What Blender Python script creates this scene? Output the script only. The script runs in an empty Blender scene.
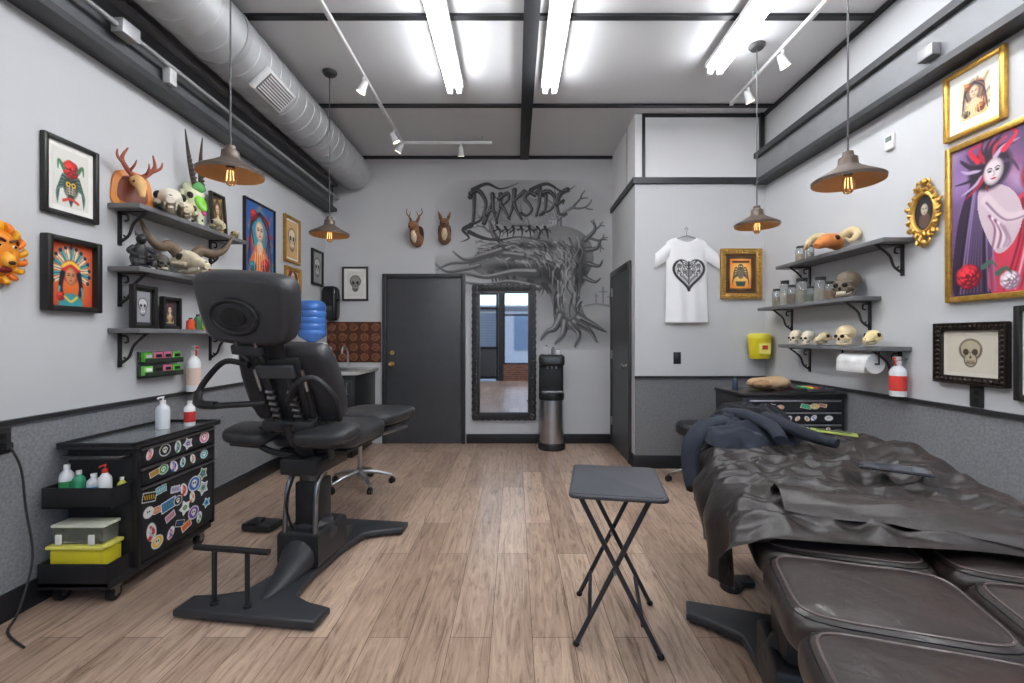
import bpy, bmesh, math, random
import numpy as np
from mathutils import Matrix, Vector, noise
random.seed(7); rng=np.random.RandomState(3)
pi=math.pi
scene=bpy.context.scene
try:
    scene.view_settings.view_transform='Standard'
except Exception: pass

def lin(v):
    v=v/255.0
    return v/12.92 if v<=0.04045 else ((v+.055)/1.055)**2.4
def L(c): return (lin(c[0]),lin(c[1]),lin(c[2]),1.0)
I4=Matrix.Identity(4)
def T(x,y,z): return Matrix.Translation((x,y,z))
def R(a,ax): return Matrix.Rotation(math.radians(a),4,ax)
def EU(rot): return R(rot[2],'Z')@R(rot[1],'Y')@R(rot[0],'X')

# ---------------------------------------------------------------- materials
MATS={}
def finish(name,rough=.5,metal=0,bump=0,bscale=60,mottle=.06,mscale=9,trans=0,coat=0,kind='noise',emit=0,alpha=False,ior=1.45,dist=.004):
    m=bpy.data.materials.new(name); m.use_nodes=True
    nt=m.node_tree; N=nt.nodes; K=nt.links
    bs=N['Principled BSDF']; out=N['Material Output']
    at=N.new('ShaderNodeAttribute'); at.attribute_name='Col'
    tc=N.new('ShaderNodeTexCoord')
    nz=N.new('ShaderNodeTexNoise'); nz.inputs['Scale'].default_value=mscale; nz.inputs['Detail'].default_value=5
    K.new(tc.outputs['Object'],nz.inputs['Vector'])
    mr=N.new('ShaderNodeMapRange'); mr.inputs['From Min'].default_value=.3; mr.inputs['From Max'].default_value=.7
    mr.inputs['To Min'].default_value=1-mottle; mr.inputs['To Max'].default_value=1+mottle
    K.new(nz.outputs['Fac'],mr.inputs['Value'])
    vm=N.new('ShaderNodeVectorMath'); vm.operation='SCALE'
    K.new(at.outputs['Color'],vm.inputs[0]); K.new(mr.outputs['Result'],vm.inputs['Scale'])
    K.new(vm.outputs['Vector'],bs.inputs['Base Color'])
    bs.inputs['Roughness'].default_value=rough; bs.inputs['Metallic'].default_value=metal
    bs.inputs['Transmission Weight'].default_value=trans; bs.inputs['IOR'].default_value=ior
    bs.inputs['Coat Weight'].default_value=coat
    if bump:
        if kind=='noise':
            t=N.new('ShaderNodeTexNoise'); t.inputs['Detail'].default_value=4; o=t.outputs['Fac']
        else:
            t=N.new('ShaderNodeTexVoronoi'); o=t.outputs['Distance']
        t.inputs['Scale'].default_value=bscale
        K.new(tc.outputs['Object'],t.inputs['Vector'])
        b=N.new('ShaderNodeBump'); b.inputs['Strength'].default_value=bump; b.inputs['Distance'].default_value=dist
        K.new(o,b.inputs['Height']); K.new(b.outputs['Normal'],bs.inputs['Normal'])
    if emit:
        K.new(at.outputs['Color'],bs.inputs['Emission Color']); bs.inputs['Emission Strength'].default_value=emit
    if alpha:
        tr=N.new('ShaderNodeBsdfTransparent'); mx=N.new('ShaderNodeMixShader')
        K.new(at.outputs['Alpha'],mx.inputs['Fac']); K.new(tr.outputs[0],mx.inputs[1]); K.new(bs.outputs[0],mx.inputs[2])
        K.new(mx.outputs[0],out.inputs['Surface'])
    MATS[name]=m; return m
finish('wall',.85,bump=.12,bscale=120,mottle=.02,mscale=2)
finish('ceilpaint',.9,bump=.15,bscale=40,mottle=.03,mscale=1.5)
finish('speckle',.85,bump=.5,bscale=160,mottle=.2,mscale=70)
finish('matte',.75); finish('satin',.42); finish('gloss',.18,coat=.3)
finish('metal',.28,metal=1); finish('dullmetal',.45,metal=.35,bump=.05); finish('goldmetal',.33,metal=.7,bump=.5,bscale=70,mottle=.2,mscale=40)
finish('leather',.36,bump=.2,bscale=260,kind='v',mottle=.08)
finish('bedleather',.36,bump=.45,bscale=30,kind='noise',mottle=.06,coat=.08,dist=.004)
finish('drape',.38,bump=.4,bscale=34,mottle=.10,mscale=6,dist=.006)
finish('cloth',.95,bump=.6,bscale=180,mottle=.12,mscale=14)
finish('shirt',.9,bump=.15,bscale=12,mottle=.02,mscale=3)
finish('bone',.65,bump=.5,bscale=60,mottle=.14,mscale=22)
finish('fur',.95,bump=1,bscale=150,mottle=.3,mscale=45)
finish('shelfwood',.55,bump=.2,bscale=40,mottle=.12,mscale=14)
finish('paint',.6,mottle=.03)
finish('mural',.85,mottle=.08,mscale=25,alpha=True)
finish('clear',.06,trans=.9,mottle=.01)
finish('mirror',.02,metal=1,mottle=0)
finish('lamp',.5,emit=32,mottle=0)
finish('bulb',.2,emit=4,mottle=0)
finish('copper',.35,metal=.6,bump=1.0,bscale=55,kind='v',mottle=.3,mscale=30)

def floor_mat():
    m=bpy.data.materials.new('vinyl_planks'); m.use_nodes=True; nt=m.node_tree;N=nt.nodes;K=nt.links
    bs=N['Principled BSDF']; tc=N.new('ShaderNodeTexCoord')
    mp=N.new('ShaderNodeMapping'); mp.inputs['Rotation'].default_value=(0,0,pi/2); K.new(tc.outputs['Object'],mp.inputs['Vector'])
    br=N.new('ShaderNodeTexBrick'); br.inputs['Scale'].default_value=1; br.offset=.37; br.offset_frequency=2
    br.inputs['Brick Width'].default_value=1.22; br.inputs['Row Height'].default_value=.178
    br.inputs['Mortar Size'].default_value=.0018; br.inputs['Mortar Smooth'].default_value=.2
    br.inputs['Color1'].default_value=L((204,180,160)); br.inputs['Color2'].default_value=L((168,144,126)); br.inputs['Mortar'].default_value=L((104,86,74))
    K.new(mp.outputs[0],br.inputs['Vector'])
    m2=N.new('ShaderNodeMapping'); m2.inputs['Scale'].default_value=(11,1.0,1); K.new(tc.outputs['Object'],m2.inputs['Vector'])
    n1=N.new('ShaderNodeTexNoise'); n1.inputs['Scale'].default_value=2.4; n1.inputs['Detail'].default_value=10; n1.inputs['Roughness'].default_value=.74; n1.inputs['Distortion'].default_value=1.8
    K.new(m2.outputs[0],n1.inputs['Vector'])
    cr=N.new('ShaderNodeValToRGB'); e=cr.color_ramp.elements
    e[0].position=.35; e[0].color=(.34,.28,.24,1); e[1].position=.60; e[1].color=(1.08,1.07,1.06,1)
    mid=e.new(.47); mid.color=(.80,.76,.73,1)
    K.new(n1.outputs['Fac'],cr.inputs['Fac'])
    mx=N.new('ShaderNodeMix'); mx.data_type='RGBA'; mx.blend_type='MULTIPLY'; mx.inputs['Factor'].default_value=.92
    K.new(br.outputs['Color'],mx.inputs['A']); K.new(cr.outputs['Color'],mx.inputs['B'])
    n2=N.new('ShaderNodeTexNoise'); n2.inputs['Scale'].default_value=3; n2.inputs['Detail'].default_value=3; K.new(tc.outputs['Object'],n2.inputs['Vector'])
    mr=N.new('ShaderNodeMapRange'); mr.inputs['To Min'].default_value=.84; mr.inputs['To Max'].default_value=1.12; K.new(n2.outputs['Fac'],mr.inputs['Value'])
    vm=N.new('ShaderNodeVectorMath'); vm.operation='SCALE'; K.new(mx.outputs['Result'],vm.inputs[0]); K.new(mr.outputs[0],vm.inputs['Scale'])
    K.new(vm.outputs[0],bs.inputs['Base Color'])
    bs.inputs['Roughness'].default_value=.30
    b=N.new('ShaderNodeBump'); b.inputs['Strength'].default_value=.15; b.inputs['Distance'].default_value=.002
    K.new(n1.outputs['Fac'],b.inputs['Height']); K.new(b.outputs[0],bs.inputs['Normal'])
    MATS['floor']=m
floor_mat()
def brick_mat():
    m=bpy.data.materials.new('brick'); m.use_nodes=True; nt=m.node_tree;N=nt.nodes;K=nt.links
    bs=N['Principled BSDF']; tc=N.new('ShaderNodeTexCoord'); mp=N.new('ShaderNodeMapping'); mp.inputs['Rotation'].default_value=(pi/2,0,0)
    br=N.new('ShaderNodeTexBrick'); br.inputs['Scale'].default_value=4.5
    br.inputs['Color1'].default_value=L((150,95,75)); br.inputs['Color2'].default_value=L((120,70,58)); br.inputs['Mortar'].default_value=L((170,160,150))
    K.new(tc.outputs['Object'],mp.inputs[0]); K.new(mp.outputs[0],br.inputs['Vector']); K.new(br.outputs['Color'],bs.inputs['Base Color']); bs.inputs['Roughness'].default_value=.9
    MATS['brick']=m
brick_mat()

# ---------------------------------------------------------------- geometry helpers
def cr(pts,k=6,closed=False):
    P=[Vector(p) for p in pts]; n=len(P)
    if n<3: return P
    out=[]
    rngi=range(n) if closed else range(n-1)
    for i in rngi:
        if closed: a,b,c,d=P[(i-1)%n],P[i],P[(i+1)%n],P[(i+2)%n]
        else: a,b,c,d=P[max(i-1,0)],P[i],P[i+1],P[min(i+2,n-1)]
        for j in range(k):
            t=j/k
            out.append(.5*((2*b)+(c-a)*t+(2*a-5*b+4*c-d)*t*t+(3*b-a-3*c+d)*t**3))
    if not closed: out.append(P[-1])
    return out
def lerp_list(r,n):
    if not isinstance(r,(list,tuple)): return [r]*n
    return [float(np.interp(i/(n-1),np.linspace(0,1,len(r)),r)) for i in range(n)]

class B:
    def __init__(s,name,M=I4): s.name=name;s.M=M;s.v=[];s.c=[];s.f=[];s.mi=[];s.mats=[]
    def add(s,vs,fs,mat,col,M=None,cols=None):
        if mat not in s.mats: s.mats.append(mat)
        k=s.mats.index(mat); o=len(s.v); TT=s.M@M if M is not None else s.M
        for p in vs: s.v.append(tuple(TT@Vector(p)))
        if cols is not None: s.c.extend(cols)
        else:
            c=L(col); s.c.extend([c]*len(vs))
        for f in fs: s.f.append(tuple(i+o for i in f)); s.mi.append(k)
    def bm(s,bm,mat,col,M=None):
        bm.verts.ensure_lookup_table(); bm.verts.index_update()
        s.add([v.co.copy() for v in bm.verts],[[v.index for v in f.verts] for f in bm.faces],mat,col,M); bm.free()
    def box(s,c,size,mat,col,rot=(0,0,0),bev=0,seg=2):
        bm=bmesh.new(); bmesh.ops.create_cube(bm,size=1)
        for v in bm.verts: v.co=Vector((v.co.x*size[0],v.co.y*size[1],v.co.z*size[2]))
        if bev: bmesh.ops.bevel(bm,geom=list(bm.edges),offset=min(bev,min(size)*.45),segments=seg,affect='EDGES',profile=.5)
        s.bm(bm,mat,col,T(*c)@EU(rot))
    def bx(s,x0,x1,y0,y1,z0,z1,mat,col,bev=0):
        s.box(((x0+x1)/2,(y0+y1)/2,(z0+z1)/2),(abs(x1-x0),abs(y1-y0),abs(z1-z0)),mat,col,bev=bev)
    def se(s,c,size,mat,col,rot=(0,0,0),e1=1,e2=1,nu=24,nv=14,fn=None):
        a,b_,h=[q/2 for q in size]
        sp=lambda v,e: math.copysign(abs(v)**e,v)
        vs=[];fs=[]
        for j in range(nv+1):
            t=-pi/2+pi*j/nv
            for i in range(nu):
                p=2*pi*i/nu
                q=Vector((a*sp(math.cos(t),e1)*sp(math.cos(p),e2),b_*sp(math.cos(t),e1)*sp(math.sin(p),e2),h*sp(math.sin(t),e1)))
                if fn: q=fn(q)
                vs.append(q)
        for j in range(nv):
            for i in range(nu):
                k=(i+1)%nu
                fs.append((j*nu+i,j*nu+k,(j+1)*nu+k,(j+1)*nu+i))
        s.add(vs,fs,mat,col,T(*c)@EU(rot))
    def tube(s,pts,r,mat,col,n=10,k=5,flat=1,smooth=True):
        P=cr(pts,k) if (smooth and len(pts)>2) else [Vector(p) for p in pts]
        m=len(P); rr=lerp_list(r,m); vs=[];fs=[]
        t=(P[1]-P[0]).normalized(); u=t.orthogonal().normalized()
        if abs(t.z)<.9: u=(Vector((0,0,1))-t*t.z).normalized()
        for i in range(m):
            tn=(P[min(i+1,m-1)]-P[max(i-1,0)])
            tn=tn.normalized() if tn.length>1e-9 else t
            u=(u-tn*u.dot(tn)); u=u.normalized() if u.length>1e-6 else tn.orthogonal().normalized()
            w=tn.cross(u)
            for j in range(n):
                a=2*pi*j/n; vs.append(P[i]+(u*math.cos(a)*flat+w*math.sin(a))*rr[i])
        for i in range(m-1):
            for j in range(n):
                k2=(j+1)%n; fs.append((i*n+j,i*n+k2,(i+1)*n+k2,(i+1)*n+j))
        fs.append(tuple(range(n))[::-1]); fs.append(tuple((m-1)*n+j for j in range(n)))
        s.add(vs,fs,mat,col)
    def cyl(s,p1,p2,r1,mat,col,r2=None,n=20):
        s.tube([p1,p2],[r1,r1 if r2 is None else r2],mat,col,n=n,smooth=False)
    def lathe(s,prof,c,mat,col,n=28,rot=(0,0,0),sx=1,sy=1):
        vs=[];fs=[];m=len(prof)
        for r,z in prof:
            for j in range(n):
                a=2*pi*j/n; vs.append((r*math.cos(a)*sx,r*math.sin(a)*sy,z))
        for i in range(m-1):
            for j in range(n):
                k=(j+1)%n; fs.append((i*n+j,i*n+k,(i+1)*n+k,(i+1)*n+j))
        if prof[0][0]>1e-4: fs.append(tuple(range(n))[::-1])
        if prof[-1][0]>1e-4: fs.append(tuple((m-1)*n+j for j in range(n)))
        s.add(vs,fs,mat,col,T(*c)@EU(rot))
    def shade(s,prof,c,mat,col,n=40):   # open revolved surface (no caps)
        vs=[];fs=[];m=len(prof)
        for r,z in prof:
            for j in range(n):
                a=2*pi*j/n; vs.append((r*math.cos(a),r*math.sin(a),z))
        for i in range(m-1):
            for j in range(n):
                k=(j+1)%n; fs.append((i*n+j,i*n+k,(i+1)*n+k,(i+1)*n+j))
        s.add(vs,fs,mat,col,T(*c))
    def prism(s,pts,h,mat,col,M=I4,bev=0,round_=0,seg=3):
        if round_: pts=[(p.x,p.y) for p in cr([(a,b,0) for a,b in pts],round_,closed=True)]
        bm=bmesh.new(); vs=[bm.verts.new((p[0],p[1],0)) for p in pts]; f=bm.faces.new(vs)
        bmesh.ops.recalc_face_normals(bm,faces=[f])
        r=bmesh.ops.extrude_face_region(bm,geom=[f])
        for g in r['geom']:
            if isinstance(g,bmesh.types.BMVert): g.co.z=h
        bmesh.ops.recalc_face_normals(bm,faces=list(bm.faces))
        if bev:
            es=[e for e in bm.edges if abs(e.verts[0].co.z-e.verts[1].co.z)<1e-6]
            bmesh.ops.bevel(bm,geom=es,offset=bev,segments=seg,affect='EDGES',profile=.5)
        s.bm(bm,mat,col,M)
    def grid(s,fn,nu,nv,mat,col,M=None,back=0):
        vs=[Vector(fn(i/nu,j/nv)) for j in range(nv+1) for i in range(nu+1)]
        fs=[(j*(nu+1)+i,j*(nu+1)+i+1,(j+1)*(nu+1)+i+1,(j+1)*(nu+1)+i) for j in range(nv) for i in range(nu)]
        s.add(vs,fs,mat,col,M)
    def blob(s,c,size,mat,col,amp=.2,fr=6,seed=0,rot=(0,0,0),sub=4):
        bm=bmesh.new(); bmesh.ops.create_icosphere(bm,subdivisions=sub,radius=.5)
        for v in bm.verts:
            n_=v.co.normalized(); q=Vector((v.co.x*size[0],v.co.y*size[1],v.co.z*size[2]))
            d=1-2.2*abs(noise.noise(q*fr+Vector((seed*3.1,seed,0)))); d2=noise.noise(q*fr*.5+Vector((0,seed,7)))
            v.co=q+n_*amp*(d*.6+d2)
        s.bm(bm,mat,col,T(*c)@EU(rot))
    def canvas(s,cv,w,h,M,mat='paint'):
        ny,nx=cv.img.shape[:2]
        X=np.linspace(-w/2,w/2,nx); Y=np.linspace(h/2,-h/2,ny)
        vs=[(x,y,0) for y in Y for x in X]
        im=np.clip(cv.img,0,1); li=np.where(im<=.04045,im/12.92,((im+.055)/1.055)**2.4)
        cols=[tuple(c)+(a,) for c,a in zip(li.reshape(-1,3).tolist(),cv.al.reshape(-1).tolist())]
        fs=[(j*nx+i,(j+1)*nx+i,(j+1)*nx+i+1,j*nx+i+1) for j in range(ny-1) for i in range(nx-1)
            if cv.al[j:j+2,i:i+2].max()>.01]
        s.add(vs,fs,mat,(0,0,0),M,cols)
    def done(s,ang=38):
        V=np.array(s.v); lo=V.min(0);hi=V.max(0); o=np.array([(lo[0]+hi[0])/2,(lo[1]+hi[1])/2,lo[2]])
        me=bpy.data.meshes.new(s.name); me.from_pydata((V-o).tolist(),[],s.f); 
        for m in s.mats: me.materials.append(MATS[m])
        me.polygons.foreach_set('material_index',s.mi); me.polygons.foreach_set('use_smooth',[True]*len(s.f))
        ca=me.color_attributes.new(name='Col',type='FLOAT_COLOR',domain='POINT')
        ca.data.foreach_set('color',np.array(s.c,dtype=np.float32).ravel())
        me.update()
        try: me.set_sharp_from_angle(angle=math.radians(ang))
        except Exception: pass
        ob=bpy.data.objects.new(s.name,me); ob.location=o; scene.collection.objects.link(ob)
        return ob

class Canvas:
    def __init__(s,W,H,n=1,bg=(255,255,255),alpha=1):
        s.W=W;s.H=H; nx=int(W*n)+1; ny=int(H*n)+1
        s.X,s.Y=np.meshgrid(np.linspace(0,W,nx),np.linspace(0,H,ny))
        s.img=np.ones((ny,nx,3))*np.array(bg)/255.; s.al=np.ones((ny,nx))*alpha
    def bl(s,m,rgb,a=1):
        m=np.clip(m*a,0,1); s.img=s.img*(1-m[...,None])+np.array(rgb)/255.*m[...,None]; s.al=np.maximum(s.al,m)
    def ell(s,cx,cy,rx,ry,rgb,ang=0,soft=.12,a=1):
        c,sn=math.cos(math.radians(ang)),math.sin(math.radians(ang)); dx=s.X-cx;dy=s.Y-cy
        d=np.sqrt(((dx*c+dy*sn)/rx)**2+((-dx*sn+dy*c)/ry)**2); s.bl(np.clip((1+soft-d)/(2*soft),0,1),rgb,a)
    def st(s,pts,w0,w1,rgb,soft=.6,a=1,k=6):
        P=cr([(x,y,0) for x,y in pts],k) if len(pts)>2 else [Vector((x,y,0)) for x,y in pts]
        n=len(P); m=np.zeros_like(s.X)
        for i in range(n-1):
            t0=i/(n-1);t1=(i+1)/(n-1); wa=w0+(w1-w0)*t0; wb=w0+(w1-w0)*t1
            ax,ay,bx_,by=P[i].x,P[i].y,P[i+1].x,P[i+1].y; vx,vy=bx_-ax,by-ay; q=vx*vx+vy*vy+1e-9
            t=np.clip(((s.X-ax)*vx+(s.Y-ay)*vy)/q,0,1)
            d=np.hypot(s.X-ax-t*vx,s.Y-ay-t*vy); w=wa+(wb-wa)*t
            m=np.maximum(m,np.clip((w+soft-d)/(2*soft),0,1))
        s.bl(m,rgb,a)
    def poly(s,pts,rgb,a=1,round_=0):
        if round_: pts=[(p.x,p.y) for p in cr([(x,y,0) for x,y in pts],round_,closed=True)]
        ins=np.zeros(s.X.shape,bool); n=len(pts)
        for i in range(n):
            x0,y0=pts[i];x1,y1=pts[(i+1)%n]
            if y0==y1: continue
            c=((y0>s.Y)!=(y1>s.Y))&(s.X<(x1-x0)*(s.Y-y0)/(y1-y0)+x0); ins^=c
        s.bl(ins.astype(float),rgb,a)

XL,XR,YB,YC,XC,ZC,YF=-2.35,2.5,5.63,4.55,1.2,3.54,-2.6
def wallM(side,a,z,off=.0):
    if side=='left': return Matrix(((0,0,1,XL+off),(1,0,0,a),(0,1,0,z),(0,0,0,1)))
    if side=='right': return Matrix(((0,0,-1,XR-off),(-1,0,0,a),(0,1,0,z),(0,0,0,1)))
    if side=='back': return Matrix(((1,0,0,a),(0,0,-1,YB-off),(0,1,0,z),(0,0,0,1)))
    if side=='closet': return Matrix(((1,0,0,a),(0,0,-1,YC-off),(0,1,0,z),(0,0,0,1)))

# ---------------------------------------------------------------- room shell
WALL=(199,200,202); WAINS=(126,127,131); BLK=(34,34,37)
def room():
    b=B('floor'); b.bx(XL-.12,XR+.12,YF-.1,YB+.12,-.1,0,'floor',(170,135,110)); b.done()
    b=B('ceiling'); b.bx(XL-.12,XR+.12,YF-.1,YB+.12,ZC,ZC+.1,'ceilpaint',(214,215,217)); b.done()
    b=B('wall_left'); b.bx(XL-.12,XL,YF-.1,YB+.12,0,ZC,'wall',WALL); b.done()
    b=B('wall_right'); b.bx(XR,XR+.12,YF-.1,YB+.12,0,ZC,'wall',WALL); b.done()
    b=B('wall_back'); b.bx(XL,XR,YB,YB+.12,0,ZC,'wall',WALL); b.done()
    b=B('wall_closet_front'); b.bx(XC,XR,YC,YC+.1,0,2.84,'wall',WALL); b.bx(XC+.002,XR,YC,YC+.1,2.9,ZC,'wall',(226,226,227)); b.done()
    b=B('wall_closet_side'); b.bx(XC,XC+.1,YC+.1,YB,0,2.84,'wall',WALL); b.bx(XC+.002,XC+.1,YC+.1,YB,2.9,ZC,'wall',(226,226,227)); b.done()
    b=B('trim_closet')
    b.bx(XC-.025,XR,YC-.025,YC+.1,2.84,2.9,'satin',(48,49,52)); b.bx(XC-.025,XC+.1,YC+.1,YB,2.84,2.9,'satin',(48,49,52))
    b.bx(XC+.07,XC+.1,YC-.012,YC,2.9,ZC,'satin',BLK); b.bx(XC+.1,XR-.05,YC-.012,YC,ZC-.035,ZC,'satin',BLK)
    b.bx(XR-.06,XR-.02,YC-.03,YC-.001,2.9,ZC,'satin',BLK); b.bx(XC-.012,XC,YC+.3,YC+.325,2.9,ZC,'satin',(170,170,170)); b.done()
    b=B('wall_front')
    b.bx(XL,XR,YF-.1,YF,2.7,ZC,'wall',WALL); b.bx(XL,-1.35,YF-.1,YF,0,2.7,'wall',(120,120,124))
    b.bx(-.35,XR,YF-.1,YF,0,.5,'brick',(140,90,70)); b.bx(-.5,-.35,YF-.1,YF,0,2.7,'wall',(60,60,62)); b.done()
    b=B('window_1')
    for x in (-.33,.62,1.55,2.47): b.bx(x-.025,x+.025,YF-.08,YF-.02,.5,2.7,'satin',BLK)
    for z in (.52,2.0,2.68): b.bx(-.35,XR,YF-.08,YF-.02,z-.025,z+.025,'satin',BLK)
    b.done()
    b=B('storefront_door')
    for x in (-1.31,-.54): b.bx(x-.035,x+.035,YF-.08,YF-.02,0.005,2.695,'satin',BLK)
    b.bx(-1.27,-.58,YF-.07,YF-.04,.08,1.0,'satin',(84,85,90))
    for z in (.1,1.0,2.2,2.65): b.bx(-1.345,-.505,YF-.08,YF-.02,z-.04,z+.04,'satin',BLK)
    for i in range(14): b.bx(-1.27,-.58,YF-.05,YF-.035,1.06+i*.08,1.10+i*.08,'satin',(110,112,116))
    b.done()
    b=B('street_ground'); b.bx(-14,14,-16,YF-.11,-.25,-.1,'matte',(150,152,155)); b.done()
    b=B('street_building'); b.bx(-13,13,-16,-15,-.1,3.2,'matte',(150,156,166))
    for i in range(8): b.bx(-12+i*3,-10.0+i*3,-15,-14.95,.6,2.7,'gloss',(100,116,138))
    b.bx(-13,13,-15.02,-14.94,2.85,3.1,'matte',(90,94,100)); b.done()
    for nm,args in {'trim_wainscot_left':(XL,XL+.012,YF,YB),'trim_wainscot_right':(XR-.012,XR,YF,YC)}.items():
        b=B(nm); b.bx(args[0],args[1],args[2],args[3],.13,.90,'speckle',WAINS)
        s=1 if 'left' in nm else -1; x=XL if s>0 else XR
        b.bx(min(x,x+s*.028),max(x,x+s*.028),args[2],args[3],.9,.922,'satin',(45,45,48)); b.done()
    b=B('trim_wainscot_closet'); b.bx(XC,XR-.03,YC-.012,YC,.13,.9,'speckle',(112,113,116)); b.bx(XC-.005,XR-.03,YC-.028,YC,.9,.922,'satin',(45,45,48)); b.done()
    b=B('baseboard_left'); b.bx(XL,XL+.022,YF,YB,0,.13,'satin',BLK,.004); b.done()
    b=B('baseboard_right'); b.bx(XR-.022,XR,YF,YC,0,.13,'satin',BLK,.004); b.done()
    b=B('baseboard_closet'); b.bx(XC-.02,XR-.025,YC-.022,YC,0,.13,'satin',BLK,.004); b.bx(XC-.02,XC,YC,YC+.12,0,.13,'satin',BLK,.004); b.done()
    b=B('baseboard_back'); b.bx(-.6,XC-.02,YB-.022,YB,0,.115,'satin',BLK,.004); b.done()
    b=B('trim_ceiling')
    D=(38,39,42)
    b.bx(.06,.17,YF,YB,ZC-.035,ZC-.001,'satin',D)
    for y in (-1.68,-.46,.75,1.95,3.16,4.37): b.bx(XL+.1,XR-.01,y-.025,y+.025,ZC-.02,ZC-.001,'satin',D)
    b.bx(XL,XC,YB-.04,YB-.001,ZC-.03,ZC-.001,'satin',D); b.bx(XR-.03,XR-.001,YF,YC,ZC-.03,ZC-.001,'satin',D); b.done()
    b=B('trim_beam_left'); b.bx(XL,XL+.10,YF,YB,2.90,3.17,'satin',(92,94,97)); b.bx(XL,XL+.15,YF,YB,2.86,2.90,'satin',(50,51,54)); b.bx(XL,XL+.15,YF,YB,3.17,3.2,'satin',(140,142,144)); 
    b.tube([(XL+.17,YF,3.02),(XL+.17,YB,3.02)],.014,'dullmetal',(175,176,178),smooth=False); b.box((XL+.17,2.55,3.02),(.07,.12,.08),'dullmetal',(185,186,188),bev=.006)
    b.box((XL+.15,2.9,2.97),(.05,.06,.12),'satin',(205,205,205),bev=.005); b.done()
    b=B('trim_beam_right'); b.bx(XR-.09,XR,YF,YC-.03,2.86,3.08,'satin',(122,123,126)); b.bx(XR-.13,XR,YF,YC-.03,2.82,2.86,'satin',(46,47,50)); b.bx(XR-.13,XR,YF,YC-.03,3.08,3.13,'satin',(56,57,60)); 
    b.box((XR-.12,2.62,2.94),(.05,.1,.07),'dullmetal',(150,150,152),bev=.005); b.done()
room()

def doors():
    b=B('door_1'); x0,x1=-1.63,-.61
    C=(66,67,71)
    for a,c in ((x0,x0+.05),(x1-.05,x1)): b.bx(a,c,YB-.05,YB-.001,0.002,2.09,'satin',(48,49,52),.004)
    b.bx(x0+.05,x1-.05,YB-.05,YB-.001,2.04,2.09,'satin',(48,49,52),.004)
    b.bx(x0+.052,x1-.052,YB-.032,YB-.001,.006,2.038,'satin',C,.003)
    b.lathe([(0,0),(.028,0),(.028,.008),(.012,.012),(.012,.03),(.027,.04),(.03,.055),(.02,.068),(0,.07)],(x0+.12,YB-.033,.98),'goldmetal',(200,160,90),rot=(90,0,0),n=18)
    b.lathe([(0,0),(.026,0),(.026,.012),(0,.014)],(x0+.12,YB-.033,1.12),'goldmetal',(200,160,90),rot=(90,0,0),n=18); b.done()
    b=B('door_2'); 
    b.bx(XC-.03,XC-.001,YC+.13,YC+.19,0.002,2.1,'satin',(48,49,52),.003); b.bx(XC-.03,XC-.001,YC+.98,YC+1.05,0.002,2.1,'satin',(48,49,52),.003); b.bx(XC-.03,XC-.001,YC+.19,YC+.98,2.04,2.1,'satin',(48,49,52),.003)
    b.bx(XC-.018,XC-.001,YC+.192,YC+.978,.006,2.038,'satin',C)
    b.lathe([(0,0),(.026,0),(.026,.008),(.012,.012),(.012,.03),(.027,.04),(.03,.055),(0,.07)],(XC-.019,YC+.27,1.0),'metal',(190,190,190),rot=(0,-90,0),n=16)
    for z in (.3,1.1,1.85): b.bx(XC-.034,XC-.018,YC+.96,YC+.985,z-.05,z+.05,'metal',(170,170,170))
    b.done()
doors()

def duct():
    b=B('spiral_air_duct'); prof=[]
    z=0; Lh=YB-YF-.06; P=.14
    while z<Lh:
        prof+= [(.206,z),(.206,z+P-.016),(.2095,z+P-.012),(.2095,z+P-.004)]; z+=P
    prof=[p for p in prof if p[1]<Lh+.02]
    b.lathe(prof,(-1.97,YF+.03,3.32),'dullmetal',(186,188,190),n=40,rot=(-90,0,0))
    for yy in (1.2,3.0,4.7): b.cyl((-1.97,yy,3.32),(-1.97,yy+.05,3.32),.214,'dullmetal',(170,172,174),n=40)
    M=T(-1.97,3.42,3.32)@R(-44,'Y')@T(0,0,-.225)
    Mo=b.M; b.M=M
    b.box((0,0,0),(.19,.38,.04),'satin',(225,225,225),bev=.006)
    b.box((0,0,-.021),(.15,.33,.012),'satin',(110,110,112))
    for i in range(7): b.box((-.06+i*.02,0,-.029),(.005,.32,.016),'satin',(228,228,228),rot=(0,30,0))
    b.M=Mo; b.done()
    b=B('duct_strap')
    for yy in (2.2,4.3): b.tube([(-1.97+.219*math.cos(t),yy,3.32+.219*math.sin(t)) for t in np.linspace(0,2*pi,30)],.004,'dullmetal',(120,120,122),n=6,k=1)
    b.done()
duct()

def fixture(x,y0,y1):
    b=B('fluorescent_light_fixture')
    b.bx(x-.075,x+.075,y0,y1,ZC-.075,ZC-.036,'satin',(235,235,235),.006)
    for dx in (-.04,.04):
        b.cyl((x+dx,y0+.03,ZC-.11),(x+dx,y1-.03,ZC-.11),.02,'lamp',(250,252,255),n=10)
        for y in (y0+.015,y1-.015): b.box((x+dx,y,ZC-.098),(.04,.03,.07),'satin',(235,235,235),bev=.004)
    b.box((x,(y0+y1)/2,ZC-.098),(.12,.04,.07),'satin',(235,235,235),bev=.004)
    b.done()
for x,y0,y1 in ((-.52,1.55,3.95),(.30,1.55,3.95),(1.6,1.25,3.66),(-.9,-1.9,.5),(.30,-1.9,.5),(1.6,-1.9,.5)): fixture(x,y0,y1)  # fixtures behind the camera are unseen, added for flat, even light

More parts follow.
